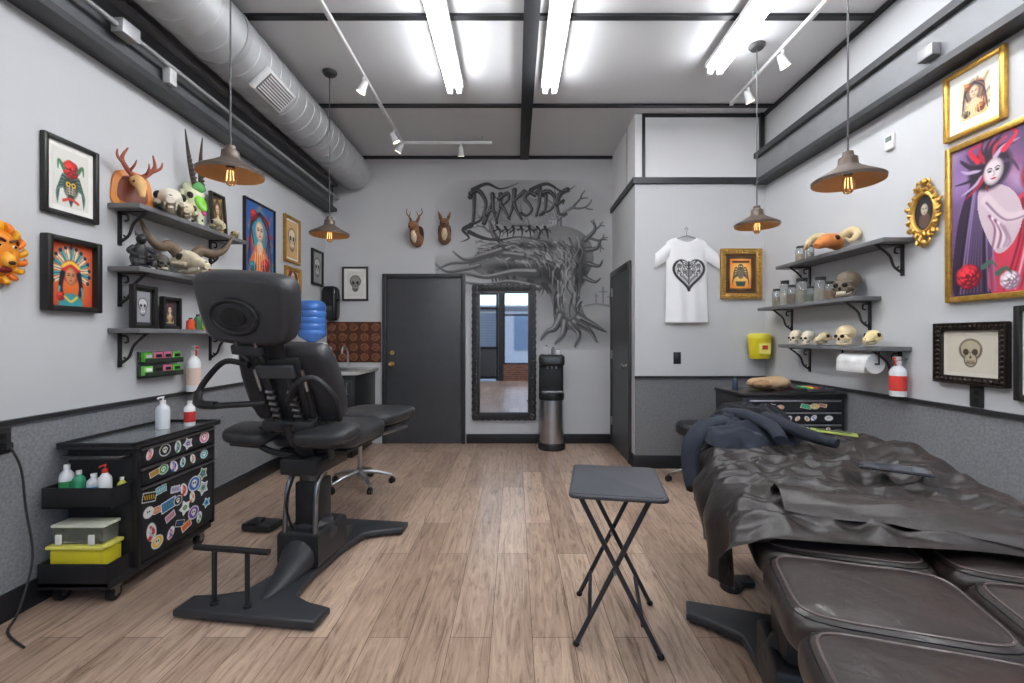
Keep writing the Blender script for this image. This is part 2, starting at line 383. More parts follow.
def track(pts,heads):
    b=B('track_light')
    for (x0,y0),(x1,y1) in pts:
        b.bx(min(x0,x1)-.015,max(x0,x1)+.015,min(y0,y1)-.015,max(y0,y1)+.015,ZC-.09,ZC-.06,'satin',(225,225,225),.004)
        for t in (.1,.9): b.cyl((x0+(x1-x0)*t,y0+(y1-y0)*t,ZC-.06),(x0+(x1-x0)*t,y0+(y1-y0)*t,ZC-.002),.006,'satin',(200,200,200),n=8)
    for (x,y,ax,ay) in heads:
        b.cyl((x,y,ZC-.09),(x,y,ZC-.14),.012,'satin',(225,225,225),n=10)
        d=Vector((ax,ay,-1)).normalized(); p=Vector((x,y,ZC-.17))
        b.tube([p-d*.05,p-d*.03,p+d*.02,p+d*.05],[.018,.026,.032,.04],'satin',(232,232,232),n=16)
        b.cyl(p+d*.05,p+d*.052,.035,'bulb',(255,240,215),n=16)
    b.done()
track([((-1.25,.4),(-1.25,5.05)),((-1.22,5.05),(-.27,5.05))],[(-1.25,3.75,-.5,.1),(-1.25,4.95,-.6,.2),(-1.25,4.7,.5,.2),(-.6,5.05,0,.4)])
track([((2.0,.4),(2.0,4.2))],[(2.0,3.9,.5,.2),(2.0,3.4,.6,.1)])

def pendant(x,y,z,k=.9):
    b=B('pendant_lamp'); BR=(92,80,72)
    pr=[(.176,-.008),(.178,.010),(.168,.018),(.11,.05),(.062,.080),(.05,.094),(.047,.13),(.03,.142),(.026,.165),(.0,.17)]
    b.shade([(r*k,h*k) for r,h in pr],(x,y,z),'dullmetal',BR)
    b.shade([(r*k,h*k) for r,h in [(.176,-.008),(.164,.012),(.106,.044),(.056,.072),(.0,.075)]],(x,y,z),'satin',(214,160,100))
    b.lathe([(.02,.07),(.02,.03),(.0,.03)],(x,y,z),'satin',(60,50,40),n=16)
    b.lathe([(0,-.062),(.018,-.055),(.031,-.03),(.03,-.005),(.016,.03),(.015,.045)],(x,y,z-.004),'clear',(255,232,196),n=18)
    for s_ in (-1,0,1): b.tube([(x+s_*.009,y,z+.015),(x+s_*.013,y,z-.035)],.0014,'bulb',(255,210,140),n=5,smooth=False)
    b.tube([(x,y,z+.14),(x,y,ZC-.02)],.0045,'satin',(70,70,72),n=8,smooth=False)
    b.lathe([(.06,-.0),(.06,-.012),(.045,-.03),(.015,-.036),(.0,-.036)],(x,y,ZC-.001),'satin',(60,60,62),n=24)
    b.done()
pendant(-1.5,2.4,2.165); pendant(-1.56,3.83,2.17); pendant(1.69,2.31,2.095); pendant(1.85,3.48,2.16)

# ---------------------------------------------------------------- pictures
def picture(name,M,w,h,fw,fcol,fmat,cv,matw=0,depth=.028,ornate=False,matcol=(238,236,230)):
    b=B(name,M@T(0,0,.002))
    iw,ih=w-2*fw,h-2*fw
    for s in (-1,1):
        b.box((s*(w/2-fw/2),0,depth/2),(fw,h,depth),fmat,fcol,bev=min(.006,fw*.25))
        b.box((0,s*(h/2-fw/2),depth/2),(iw+.002,fw,depth*.96),fmat,fcol,bev=min(.006,fw*.25))
        if ornate:
            b.box((s*(w/2-fw*.12),0,depth*.8),(fw*.25,h,depth),fmat,fcol,bev=.004); b.box((0,s*(h/2-fw*.12),depth*.8),(w,fw*.25,depth),fmat,fcol,bev=.004)
            n=int(h/.03)
            for i in range(n+1): b.se((s*(w/2-fw*.5),-h/2+fw/2+(h-fw)*i/n,depth),(fw*.55,.022,.016),fmat,fcol,nu=8,nv=6)
            n=int(w/.03)
            for i in range(n+1): b.se((-w/2+fw/2+(w-fw)*i/n,s*(h/2-fw*.5),depth),(.022,fw*.55,.016),fmat,fcol,nu=8,nv=6)
    b.box((0,0,.006),(iw,ih,.008),'matte',matcol)
    b.canvas(cv,iw-2*matw,ih-2*matw,T(0,0,.0115))
    b.done()

def face(c,x,y,s,skin,ang=0,lip=(160,40,44)):
    sh=tuple(int(v*.72) for v in skin); hi=tuple(min(255,int(v*1.12)) for v in skin)
    c.ell(x,y,s*.62,s*.86,sh,ang=ang,soft=.1); c.ell(x-s*.06,y-s*.04,s*.52,s*.76,skin,ang=ang,soft=.2); c.ell(x-s*.16,y-s*.2,s*.26,s*.3,hi,soft=.6,a=.6)
    for q in (-1,1):
        c.ell(x+q*s*.24,y-s*.08,s*.16,s*.09,sh,soft=.4); c.ell(x+q*s*.24,y-s*.06,s*.11,s*.05,(20,16,18),soft=.3); c.st([(x+q*s*.1,y-s*.2),(x+q*s*.25,y-s*.28),(x+q*s*.4,y-s*.2)],s*.03,s*.02,(36,24,24),soft=s*.03)
    c.st([(x,y-s*.05),(x+s*.07,y+s*.2),(x-s*.03,y+s*.24)],s*.03,s*.03,sh,soft=s*.04); c.ell(x,y+s*.44,s*.17,s*.06,lip,soft=.3)
def rose(c,x,y,s,col,dk):
    for k,(rr,n_) in enumerate(((1,7),(.7,6),(.42,5))):
        for i in range(n_):
            a=i/n_*2*pi+k*.5; u,v=x+s*rr*.6*math.cos(a),y+s*rr*.6*math.sin(a)
            c.ell(u,v,s*.42*rr+.3,s*.34*rr+.3,dk,ang=math.degrees(a)+90,soft=.12); c.ell(u-.1*s,v-.1*s,s*.36*rr,s*.27*rr,tuple(min(255,int(q*(1+.12*k))) for q in col),ang=math.degrees(a)+90,soft=.3)
    c.ell(x,y,s*.14,s*.14,dk)
def art_owl():
    c=Canvas(40,56,2.2,(224,222,214)); G=(46,60,58)
    for q in (-1,1):
        for i in range(9): c.st([(20,34),(20+q*(8+i*.8),24+i*2),(20+q*(12+i*.3),36+i*2.2)],1.5,.4,G if i%2 else (90,120,110),soft=.5)
    c.ell(20,36,8,11,(60,70,66)); c.ell(20,40,5,7,(170,160,140),soft=.3)
    for i in range(5):
        for j in range(3): c.ell(17+j*3,36+i*2.4,1.1,.8,(90,80,70))
    for q in (-1,1): c.ell(20+q*2.9,33,2.6,2.6,(230,190,60)); c.ell(20+q*2.9,33,1.2,1.2,(10,10,10)); c.st([(20+q*1,30),(20+q*5,28)],.7,.3,(30,34,34))
    c.st([(20,34),(20,38)],.9,.3,(40,40,40))
    rose(c,20,18,9.5,(206,52,46),(120,24,26)); c.st([(20,46),(20,54)],3.5,.6,G); c.st([(12,50),(20,47),(28,50)],1.4,1.4,(190,60,50))
    for q in (-1,1): c.st([(20+q*8,18),(20+q*13,12),(20+q*14,20)],2.2,.5,(70,120,80))
    return c
def art_headdress():
    c=Canvas(44,54,2.2,(176,52,34)); c.ell(22,26,26,28,(226,112,48),soft=.6)
    for i in range(15):
        a=math.radians(-205+i*230/14); x,y=22+8*math.cos(a),24+9*math.sin(a); u,v=22+19*math.cos(a),24+21*math.sin(a)
        c.st([(x,y),((x+u)/2+1,(y+v)/2),(u,v)],1.5,2.0,(70,170,176) if i%2 else (236,214,180),soft=.5); c.ell(u,v,1.8,1.8,(40,40,60)); c.st([(x,y),(u,v)],.3,.2,(30,40,60),soft=.3)
    c.ell(22,24,9.5,10,(200,40,40),soft=.1); face(c,22,28,9,(206,140,96)); c.st([(14,20),(22,16),(30,20)],1.5,1.5,(240,200,70)); 
    for q in (-1,1): c.st([(22+q*8,26),(22+q*10,38),(22+q*7,50)],2.4,1.4,(30,26,34)); c.st([(22+q*11,38),(22+q*12,46)],1,.6,(70,180,186))
    c.ell(22,52,12,9,(60,150,160)); rose(c,12,46,4,(220,60,50),(130,26,26)); c.st([(16,46),(22,50),(28,46)],1,1,(240,200,70))
    return c
def art_lady(bg,c1,c2,c3,skin=(226,190,160),W=50,H=76,seed=1):
    r=random.Random(seed); c=Canvas(W,H,1.9,bg)
    for i in range(12): c.st([(r.uniform(0,W),r.uniform(0,H)),(r.uniform(0,W),r.uniform(0,H)),(r.uniform(0,W),r.uniform(0,H))],W*.05,W*.02,r.choice([c1,c2,c3]),soft=W*.03,a=.7)
    c.ell(W*.5,H*.34,W*.33,H*.28,c2,soft=.15)
    for i in range(9):
        q=-1 if i%2 else 1; c.st([(W*.5,H*.12),(W*(.5+q*.3),H*(.2+i*.02)),(W*(.5+q*(.18+.03*i)),H*(.5+i*.05))],W*.035,W*.012,(40,34,60) if i%3 else c1,soft=W*.015)
    c.poly([(W*.15,H),(W*.3,H*.62),(W*.5,H*.55),(W*.7,H*.62),(W*.88,H)],c3,round_=5); c.ell(W*.5,H*.58,W*.1,H*.1,skin)
    face(c,W*.5,H*.36,W*.24,skin); rose(c,W*.3,H*.17,W*.12,c1,tuple(v//2 for v in c1)); rose(c,W*.7,H*.82,W*.16,c1,tuple(v//2 for v in c1)); rose(c,W*.26,H*.86,W*.12,c2,tuple(v//2 for v in c2))
    for i in range(5): c.st([(W*(.35+i*.07),H*.66),(W*(.3+i*.1),H*.97)],W*.012,W*.006,(240,220,180),soft=W*.01)
    return c
def skull_art(W,H,bg,bone,ink,n=1.9):
    c=Canvas(W,H,n,bg)
    S=min(W,H)
    X=W*.5; 
    c.ell(X,H*.40,S*.33,S*.29,ink,soft=.08); c.ell(X,H*.40,S*.30,S*.26,bone,soft=.1)
    c.ell(X,H*.66,S*.19,S*.2,ink,soft=.1); c.ell(X,H*.65,S*.165,S*.18,bone,soft=.1)
    for s_ in (-1,1): c.ell(X+S*s_*.13,H*.46,S*.085,S*.085,ink); c.st([(X+S*s_*.3,H*.35),(X+S*s_*.27,H*.5),(X+S*s_*.2,H*.58)],S*.015,S*.01,ink,soft=S*.012)
    c.poly([(X,H*.52),(X-S*.04,H*.62),(X+S*.04,H*.62)],ink)
    for i in range(6): c.st([(X+S*(-.1+i*.04),H*.69),(X+S*(-.1+i*.04),H*.79)],S*.008,S*.006,ink,soft=S*.008)
    c.st([(X-S*.13,H*.74),(X,H*.755),(X+S*.13,H*.74)],S*.008,S*.008,ink,soft=S*.008)
    return c
BF=(32,30,30); GOLD=(196,152,76)
picture('framed_picture',wallM('left',2.395,2.13),.30,.40,.024,BF,'satin',art_owl(),.028)
picture('framed_picture',wallM('left',2.395,1.63),.30,.385,.03,BF,'satin',art_headdress(),0,depth=.045)
c=art_lady((52,96,160),(206,50,50),(60,150,170),(226,120,60)); picture('framed_picture',wallM('left',4.17,2.18),.50,.70,.016,BF,'satin',c,0)
c=skull_art(30,40,(214,176,120),(236,222,196),(70,44,30)); picture('framed_picture',wallM('left',4.77,2.325),.34,.48,.03,(180,138,70),'goldmetal',c,.02)
c=art_lady((214,170,100),(170,60,40),(120,80,50),(230,200,150),W=36,H=30,seed=3); picture('framed_picture',wallM('left',4.79,1.91),.34,.27,.03,(190,146,76),'goldmetal',c,.0)
c=skull_art(30,40,(150,150,150),(200,200,200),(40,40,40)); picture('framed_picture',wallM('left',5.38,2.13),.30,.42,.03,BF,'satin',c,.0,matcol=(90,90,90))
c=skull_art(24,30,(224,222,216),(150,146,140),(50,50,50)); picture('framed_picture',wallM('back',-1.97,1.97),.32,.42,.022,(50,48,47),'satin',c,.035)
def art_orange():
    c=Canvas(40,50,2,(70,52,34)); c.poly([(4,4),(36,4),(36,46),(4,46)],(232,132,44)); c.ell(20,25,14,18,(248,206,120),soft=.4)
    for q in (-1,1):
        for i in range(5): c.st([(20,24),(20+q*(7+i),16+i*4),(20+q*(11+i*.3),24+i*4)],1.3,.4,(90,70,60),soft=.5)
    c.ell(20,24,5,8,(120,110,100)); c.ell(20,15,4,4,(90,80,74)); c.ell(18.5,14.5,.9,.9,(250,240,200)); c.ell(21.5,14.5,.9,.9,(250,240,200)); c.poly([(12,36),(28,36),(26,43),(14,43)],(60,90,84)); c.st([(8,8),(32,8)],1.4,1.4,(60,40,30)); return c
picture('framed_picture',wallM('closet',2.25,1.94),.41,.50,.055,(186,148,80),'goldmetal',art_orange(),.02,ornate=True,matcol=(96,66,44))
c=art_lady((232,216,186),(190,110,60),(120,96,76),(226,190,140),W=34,H=44,seed=13); picture('framed_picture',wallM('right',2.465,2.605),.33,.375,.026,(206,160,74),'goldmetal',c,.055)
def big_art():
    W,H=80,112; c=Canvas(W,H,2.1,(112,84,124)); r=random.Random(4)
    for i in range(30): c.ell(r.uniform(0,W),r.uniform(0,H),r.uniform(5,16),r.uniform(4,12),r.choice([(96,70,120),(150,120,170),(196,176,206),(70,56,90),(170,90,130)]),ang=r.uniform(0,180),soft=.7,a=.6)
    c.poly([(2,112),(4,60),(14,30),(22,22),(34,40),(30,70),(34,112)],(52,38,60),round_=5)
    c.poly([(30,112),(34,70),(44,50),(60,44),(74,60),(80,90),(80,112)],(206,60,84),round_=5)
    for i in range(12): c.st([(16+i*1.2,34),(10+i*1.8,70),(4+i*2.6,110)],.9,.5,r.choice([(96,76,112),(140,116,160),(30,20,36)]),soft=.6)
    for i in range(12): c.st([(50+i*1.2,50),(48+i*2.4,76),(38+i*3.6,110)],1.0,.5,r.choice([(240,200,210),(150,26,50),(250,228,232),(120,20,40)]),soft=.6)
    c.poly([(22,34),(36,36),(46,46),(50,62),(44,78),(34,84),(26,70),(20,50)],(206,184,194),round_=5); c.st([(26,44),(40,60),(58,58),(66,46)],4,2,(220,200,206),soft=.8); c.st([(26,46),(40,62),(58,60)],.7,.4,(130,100,124),soft=.6)
    for i in range(5): c.st([(66,46),(70+i*.8,42-i*1.4),(72+i*1.2,37-i*.8)],.9,.3,(226,208,212),soft=.4)
    for i in range(6): c.st([(28+i*2,56+i*2),(32+i*2,66+i*2),(30+i*2,80)],.8,.4,r.choice([(160,130,150),(120,60,90),(240,226,230)]),soft=.7)
    c.ell(28,22,15,15,(40,28,44),soft=.12)
    for i in range(22):
        a=r.uniform(pi*.55,pi*2.05); c.st([(28,20),(28+14*math.cos(a),20+13*math.sin(a)),(28+r.uniform(18,28)*math.cos(a+.3),22+r.uniform(18,26)*math.sin(a+.3))],2.2,.3,r.choice([(40,28,44),(70,50,76),(170,30,54),(190,170,200)]),soft=.5)
    face(c,31,25,11,(222,206,210),ang=8,lip=(170,20,40)); c.st([(26,34),(27,38)],.5,.2,(170,20,40)); c.st([(20,14),(14,4),(22,2)],2,.4,(210,40,60)); c.st([(38,12),(46,4),(42,0)],2,.4,(210,40,60))
    c.ell(60,36,11,12,(150,26,46),soft=.15)
    for i in range(10): c.st([(60,28),(70+r.uniform(-4,6),30+i*2),(74-r.uniform(0,12),50+i*3)],1.8,.5,r.choice([(190,40,60),(226,80,100),(110,16,34)]),soft=.5)
    face(c,56,36,8,(236,216,214),ang=-12,lip=(190,20,40))
    rose(c,13,98,10,(214,48,62),(110,16,34)); rose(c,68,100,9,(226,96,124),(130,30,60)); rose(c,42,104,7,(236,220,228),(150,120,140))
    for x,y in ((24,92),(56,92),(34,98)): c.st([(x,y),(x+5,y-3),(x+9,y+1)],2,.4,(70,110,90),soft=.5)
    return c
picture('framed_picture',wallM('right',2.30,1.94),.64,.88,.032,(198,156,72),'goldmetal',big_art(),0)
sk=skull_art(56,40,(212,204,188),(184,172,146),(74,60,48)); picture('framed_picture',wallM('right',2.485,1.215),.40,.34,.045,(58,50,45),'goldmetal',sk,.022,ornate=True,matcol=(220,214,200))
c=skull_art(30,40,(206,204,196),(150,150,150),(50,50,50)); picture('framed_picture',wallM('right',2.08,1.225),.36,.47,.03,BF,'satin',c,.05)

def oval_frame():
    M=wallM('right',2.76,2.06,.003); b=B('ornate_oval_frame',M)
    c=Canvas(20,30,2,(36,32,34)); c.ell(10,22,6,7,(90,70,60)); face(c,10,12,6,(190,180,160))
    c.al[:]=0; c.al[((c.X-10)/9.8)**2+((c.Y-15)/14.8)**2<1]=1
    b.prism([(.075*math.cos(t),.115*math.sin(t)) for t in np.linspace(0,2*pi,32)[:-1]],.012,'matte',(36,32,34)); b.canvas(c,.13,.2,T(0,0,.014))
    for rr,w in ((1,.014),(1.18,.01)): b.tube([(.078*rr*math.cos(t),.118*rr*math.sin(t),.016) for t in np.linspace(0,2*pi,41)],w,'goldmetal',GOLD,n=8,k=1)
    for i in range(22):
        a=2*pi*i/22; s_=1+.12*math.sin(i*2.1); x,y=.102*math.cos(a)*s_,.148*math.sin(a)*s_
        b.tube([(x*.85,y*.85,.012),(x*1.03,y*1.03,.03),(x*1.1-.012*math.sin(a),y*1.1+.012*math.cos(a),.018),(x*.98-.02*math.sin(a),y*.98+.02*math.cos(a),.02)],[.012,.01,.007,.003],'goldmetal',GOLD,n=7,k=3)
    for s_ in (1,-1):
        b.se((0,s_*.185,.018),(.05,.05,.03),'goldmetal',GOLD,nu=12,nv=8)
        for q in (-1,1): b.tube([(0,s_*.165,.018),(q*.035,s_*.19,.022),(q*.045,s_*.165,.02),(q*.03,s_*.155,.018)],[.009,.008,.006,.003],'goldmetal',GOLD,n=7)
    b.done()
oval_frame()

def mirror():
    w,h=.79,1.67; M=wallM('back',-.135,1.123,.005); b=B('ornate_wall_mirror',M); C=(38,38,41)
    b.box((0,0,.012),(w-.04,h-.04,.02),'matte',(25,25,25)); b.box((0,0,.026),(w-.17,h-.17,.004),'mirror',(205,208,212))
    for s_ in (-1,1):
        b.box((s_*(w/2-.045),0,.028),(.085,h-.01,.035),'satin',C,bev=.012); b.box((0,s_*(h/2-.045),.028),(w-.01,.085,.034),'satin',C,bev=.012)
        b.box((s_*(w/2-.093),0,.033),(.016,h-.17,.035),'satin',(80,80,84),bev=.005); b.box((0,s_*(h/2-.093),.033),(w-.17,.016,.035),'satin',(80,80,84),bev=.005)
        n=20
        for i in range(n):
            y=-h/2+.05+(h-.1)*i/(n-1); d=1 if i%2 else -1
            b.tube([(s_*(w/2-.045)-.02,y-.03*d,.045),(s_*(w/2-.045)+.02,y-.012*d,.056),(s_*(w/2-.045)+.012,y+.02*d,.052),(s_*(w/2-.05)-.012,y+.012*d,.05)],[.008,.012,.009,.004],'gloss',(72,72,76),n=6,k=3)
            b.se((s_*(w/2-.006),y,.03),(.02,.05,.03),'gloss',(62,62,66),nu=8,nv=6)
        n=10
        for i in range(n):
            x=-w/2+.06+(w-.12)*i/(n-1)
            b.tube([(x-.03,s_*(h/2-.05)-.015,.045),(x,s_*(h/2-.05)+.02,.056),(x+.02,s_*(h/2-.05)-.005,.05)],[.008,.012,.005],'gloss',(72,72,76),n=6,k=3)
            b.se((x,s_*(h/2-.006),.03),(.05,.02,.03),'gloss',(62,62,66),nu=8,nv=6)
    b.done()
mirror()

# mural : ornate gothic letters grown out of branches over a tree-beast
FONT={'D':[[(-.3,.12),(0,-.1),(.12,.5),(0,1.1),(-.35,1.2)],[(-.25,.0),(.4,-.15),(.95,.35),(.7,.9),(-.15,1.08)]],'A':[[(-.25,1.15),(.15,.6),(.45,-.2)],[(.35,-.3),(.62,.5),(1.0,1.15)],[(-.05,.7),(.4,.5),(.85,.66)]],
'R':[[(-.15,-.15),(.1,.5),(-.1,1.25)],[(-.2,.1),(.5,-.12),(.78,.2),(.1,.55)],[(.15,.5),(.5,.85),(1.05,1.2)]],'K':[[(.0,-.35),(.1,.5),(-.1,1.2)],[(.95,-.3),(.4,.2),(.08,.5)],[(.15,.45),(.55,.9),(1.1,1.25)]],
'S':[[(.9,-.05),(.35,-.12),(.02,.2),(.4,.48),(.75,.75),(.4,1.08),(-.15,.95)]],'I':[[(.2,-.25),(.35,.5),(.15,1.2)],[(.0,.02),(.6,-.06)]],
'E':[[(.9,-.12),(.25,.0),(.08,.5),(.25,1.0),(.95,1.1)],[(.0,.55),(.65,.42)]]}
def mural():
    c=Canvas(180,170,2.1,(120,120,122),alpha=0)
    r=random.Random(21)
    g=lambda v:(v,v,v+2)
    for (x,y,rx,ry,v,a) in ((95,78,58,34,158,.55),(128,104,34,40,150,.55),(84,32,58,28,164,.6),(45,87,42,11,158,.5),(140,152,34,14,160,.5),(120,40,30,24,160,.5)):
        c.ell(x,y,rx,ry,g(v),soft=.6,a=a)
    # branching crown behind the lettering
    def branch(x,y,a,ln,w,d):
        if d==0 or w<.35: return
        a2=a+r.uniform(-.5,.5); x1,y1=x+ln*.5*math.cos(a),y+ln*.5*math.sin(a); x2,y2=x1+ln*.5*math.cos(a2),y1+ln*.5*math.sin(a2)
        c.st([(x,y),(x1,y1),(x2,y2)],w,w*.6,g(r.choice([70,84,96])),soft=.7,a=.9,k=4); c.st([(x-.6,y-.6),(x1-.6,y1-.6),(x2-.4,y2-.4)],w*.3,w*.15,g(165),soft=.5,a=.6,k=4)
        for q in (-1,1): branch(x2,y2,a2+q*r.uniform(.35,.8),ln*r.uniform(.55,.8),w*.6,d-1)
    branch(120,60,-1.2,22,4,4); branch(104,62,-1.9,20,3.4,4); branch(70,66,-2.4,18,3,4); branch(136,64,-.6,18,3,4); branch(60,58,-2.0,18,2.6,3)
    # beast body / trunk
    body=[(34,84),(52,70),(70,62),(92,58),(108,50),(124,46),(142,50),(155,62),(158,82),(151,98),(145,112),(147,128),(152,142),(134,150),(120,142),(118,126),(112,112),(98,106),(80,104),(62,98),(46,94)]
    for dx,dy,a in ((1.8,1.5,.3),(-1.8,1,.3),(0,0,.92)): c.poly([(x+dx,y+dy) for x,y in body],g(116),a=a,round_=5)
    c.ell(132,70,20,20,g(142),soft=.6,a=.85); c.ell(92,72,26,9,g(144),soft=.6,a=.75); c.ell(132,122,9,18,g(138),soft=.6,a=.75)
    for (x,y,rx,ry) in ((100,94,20,7),(118,98,8,12),(148,94,5,14),(74,88,18,4),(124,132,4,12),(112,66,10,4),(88,66,14,3),(145,72,5,9)): c.ell(x,y,rx,ry,g(50),soft=.65,a=.85)
    for i in range(170):
        t=r.random(); x=40+t*104; y=64+r.uniform(-8,28)*(.4+.6*t); ln=r.uniform(8,20); a=math.radians(r.uniform(-12,36)+t*t*66)
        p=[(x,y),(x+ln*.5*math.cos(a-.25),y+ln*.5*math.sin(a-.25)),(x+ln*math.cos(a+.15),y+ln*math.sin(a+.15))]
        c.st(p,r.uniform(.4,1.2),.15,g(r.choice([40,54,66,88,110,150,172,190])),soft=.55,a=.75,k=4)
    for i in range(46):
        x=r.uniform(117,148); y=r.uniform(82,130); c.st([(x,y),(x-2+r.uniform(-3,3),y+9),(x+2+r.uniform(-4,4),y+19)],r.uniform(.5,1.3),.2,g(r.choice([44,60,78,160,182])),soft=.5,a=.8,k=4)
    for i in range(18):
        x=54+i*3.6; c.st([(x,92+i*.8),(x+4,102+i*.6),(x+1+r.uniform(-3,3),112+r.uniform(-2,8))],2,.2,g(r.choice([60,84,104])),soft=.6,a=.85,k=4)
    for p in ([(152,70),(162,68),(166,60),(172,60)],[(154,84),(164,86),(168,80)],[(150,98),(160,102),(166,98)],[(150,60),(160,50),(158,40)]): c.st(p,2.8,.3,g(76),soft=.7,a=.95); c.st([(x-.8,y-.6) for x,y in p],.7,.2,g(170),soft=.4,a=.7)
    for p,w in (([(2,90),(16,84),(34,82),(60,74),(88,76)],2.4),([(8,97),(30,94),(52,97),(78,92),(100,92)],3),([(18,72),(30,80),(46,76),(66,70)],2.2),([(0,84),(12,92),(28,90),(44,86)],1.6),([(26,102),(50,105),(76,102),(104,108)],2.2),([(40,110),(62,110),(86,106)],1.5)):
        c.st(p,.4,w*1.6,g(84),soft=1.0,a=.9); c.st([(x,y-1.4) for x,y in p],.3,w*.5,g(178),soft=.6,a=.75)
    # blackletter strokes with hooked ends
    x=38.
    for i,ch in enumerate('DARKSIDE'):
        hh=(28 if i==0 else 19)+r.uniform(-2,2); w=13 if i==0 else (6 if ch=='I' else 10.2); y0=(14 if i==0 else 20)-i*1.1+r.uniform(-1.5,1.5)
        fr=lambda u,v:(x+u*w+(.5-v)*2.2+math.sin(v*7+i)*.7,y0+v*hh+math.sin(u*5+i)*.8)
        for s_ in FONT[ch]: c.st([fr(u,v) for u,v in s_],3.0,1.6,g(146),soft=1.0,a=.85)
        for s_ in FONT[ch]:
            P=[fr(u,v) for u,v in s_]; c.st(P,2.3,.5,g(48),soft=.5); c.st(P[::-1],1.7,.4,g(48),soft=.5); c.st([(a-.6,b_-.5) for a,b_ in P],.4,.15,g(160),soft=.4,a=.7)
            e=P[-1]; c.st([e,(e[0]+r.uniform(-3,3),e[1]+r.uniform(1,4)),(e[0]+r.uniform(-5,5),e[1]+r.uniform(0,5))],.9,.2,g(56),soft=.5)
        x+=w+2.0
    for i in range(7):
        x=62+i*8; c.st([(x,47),(x+3+r.uniform(-2,2),52),(x+r.uniform(-1,4),59)],1.7,.3,g(46),soft=.5); c.st([(x-3,51+r.uniform(-2,2)),(x+2,49),(x+6,52+r.uniform(-2,3))],1.1,.3,g(52),soft=.5)
    for p in ([(34,52),(48,58),(64,60),(86,57),(112,62)],[(38,10),(52,4),(66,9),(84,3)],[(96,10),(112,4),(128,12),(140,6)],[(34,46),(28,50),(34,58),(26,62)]): c.st(p,2.4,.3,g(64),soft=.6,a=.95)
    for p in ([(126,136),(120,148),(112,152),(106,160)],[(130,142),(128,154),(120,164)],[(136,144),(144,154),(140,167)],[(140,142),(154,150),(162,162)],[(144,138),(160,146),(171,152)]):
        c.st(p,5,.8,g(90),soft=1.0,a=.98); c.st([(x-1.2,y-1) for x,y in p],1.5,.2,g(172),soft=.7,a=.8); c.st([(x+2,y+1.5) for x,y in p],1.0,.2,g(40),soft=.6,a=.8)
    for x,y,s_ in ((161,118,5),(168,115,8),(175,119,5)):
        c.st([(x,y-s_),(x,y+s_)],.6,.6,g(110),soft=.5,a=.7); c.st([(x-s_*.5,y-s_*.4),(x+s_*.5,y-s_*.4)],.5,.5,g(110),soft=.5,a=.7)
    c.st([(150,126),(162,124),(179,127)],1.4,.8,g(130),soft=1.2,a=.6)
    w,h=180/80.8,170/80.8
    x0=(435-515)/80.8; z0=1.3+(338-180)/80.8
    b=B('wall_mural',T(0,0,0)); b.canvas(c,w,h,wallM('back',x0+w/2,z0-h/2,.003),'mural'); b.done()
mural()

# ---------------------------------------------------------------- shelves
def shelf(side,y0,y1,z,depth,br):
    b=B('wall_shelf'); s=1 if side=='left' else -1; x=XL if s>0 else XR
    xa,xb=x+s*.002,x+s*depth
    b.bx(min(xa,xb),max(xa,xb),y0,y1,z-.028,z,'shelfwood',(112,112,114),.003)
    for y in br:
        b.bx(min(xa,x+s*.01),max(xa,x+s*.01),y-.012,y+.012,z-.23,z-.028,'satin',BLK)
        b.bx(min(xa,xb-s*.02),max(xa,xb-s*.02),y-.012,y+.012,z-.036,z-.0285,'satin',BLK)
        b.tube([(x+s*.01,y,z-.21),(x+s*.06,y,z-.17),(x+s*.09,y,z-.10),(xb-s*.03,y,z-.035)],.008,'satin',BLK,n=8)
        b.tube([(x+s*.01,y,z-.18),(x+s*.025,y,z-.2),(x+s*.04,y,z-.185),(x+s*.03,y,z-.17)],.006,'satin',BLK,n=6)
        b.tube([(x+s*.02,y,z-.045),(x+s*.05,y,z-.05),(x+s*.055,y,z-.08),(x+s*.035,y,z-.085)],.006,'satin',BLK,n=6)
    b.done()
for z,y1 in ((2.08,3.66),(1.715,3.66),(1.357,3.66)): shelf('left',2.62,y1,z,.19,(2.7,y1-.16))
shelf('right',2.84,4.02,1.93,.2,(2.93,3.85)); shelf('right',3.1,4.32,1.585,.2,(3.2,4.1)); shelf('right',2.86,3.98,1.245,.2,(2.95,3.85))

def Mat(x,y,z,yaw,s=1): return T(x,y,z)@R(yaw,'Z')@Matrix.Scale(s,4)
def human_skull(name,x,y,z,yaw,s=1,col=(222,210,184)):
    b=B(name,Mat(x,y,z,yaw,s)); D=(30,24,20)
    def f(q):
        t=max(0,-q.z)/.08; return Vector((q.x*(1-.25*t),q.y,q.z))
    b.se((0,.015,.115),(.14,.18,.14),'bone',col,nu=24,nv=16,fn=f)
    b.se((0,-.05,.07),(.105,.07,.09),'bone',col,e1=.8,e2=.8)
    b.se((0,-.05,.103),(.12,.06,.03),'bone',col); 
    for q in (-1,1):
        b.se((q*.027,-.078,.082),(.036,.03,.032),'matte',D); b.se((q*.052,-.045,.062),(.024,.07,.022),'bone',col); b.tube([(q*.052,-.01,.06),(q*.045,-.02,.02),(q*.02,-.075,.011)],[.012,.012,.01],'bone',col)
    b.se((0,-.086,.058),(.018,.02,.026),'matte',D); b.tube([(-.03,-.062,.014),(0,-.086,.012),(.03,-.062,.014)],.012,'bone',col)
    for i in range(8):
        t=(i-3.5)/3.5; b.box((t*.026,-.086+.014*t*t,.034),(.006,.006,.013),'bone',(236,228,206),bev=.001); b.box((t*.024,-.088+.014*t*t,.02),(.006,.006,.011),'bone',(236,228,206),bev=.001)
    b.done()
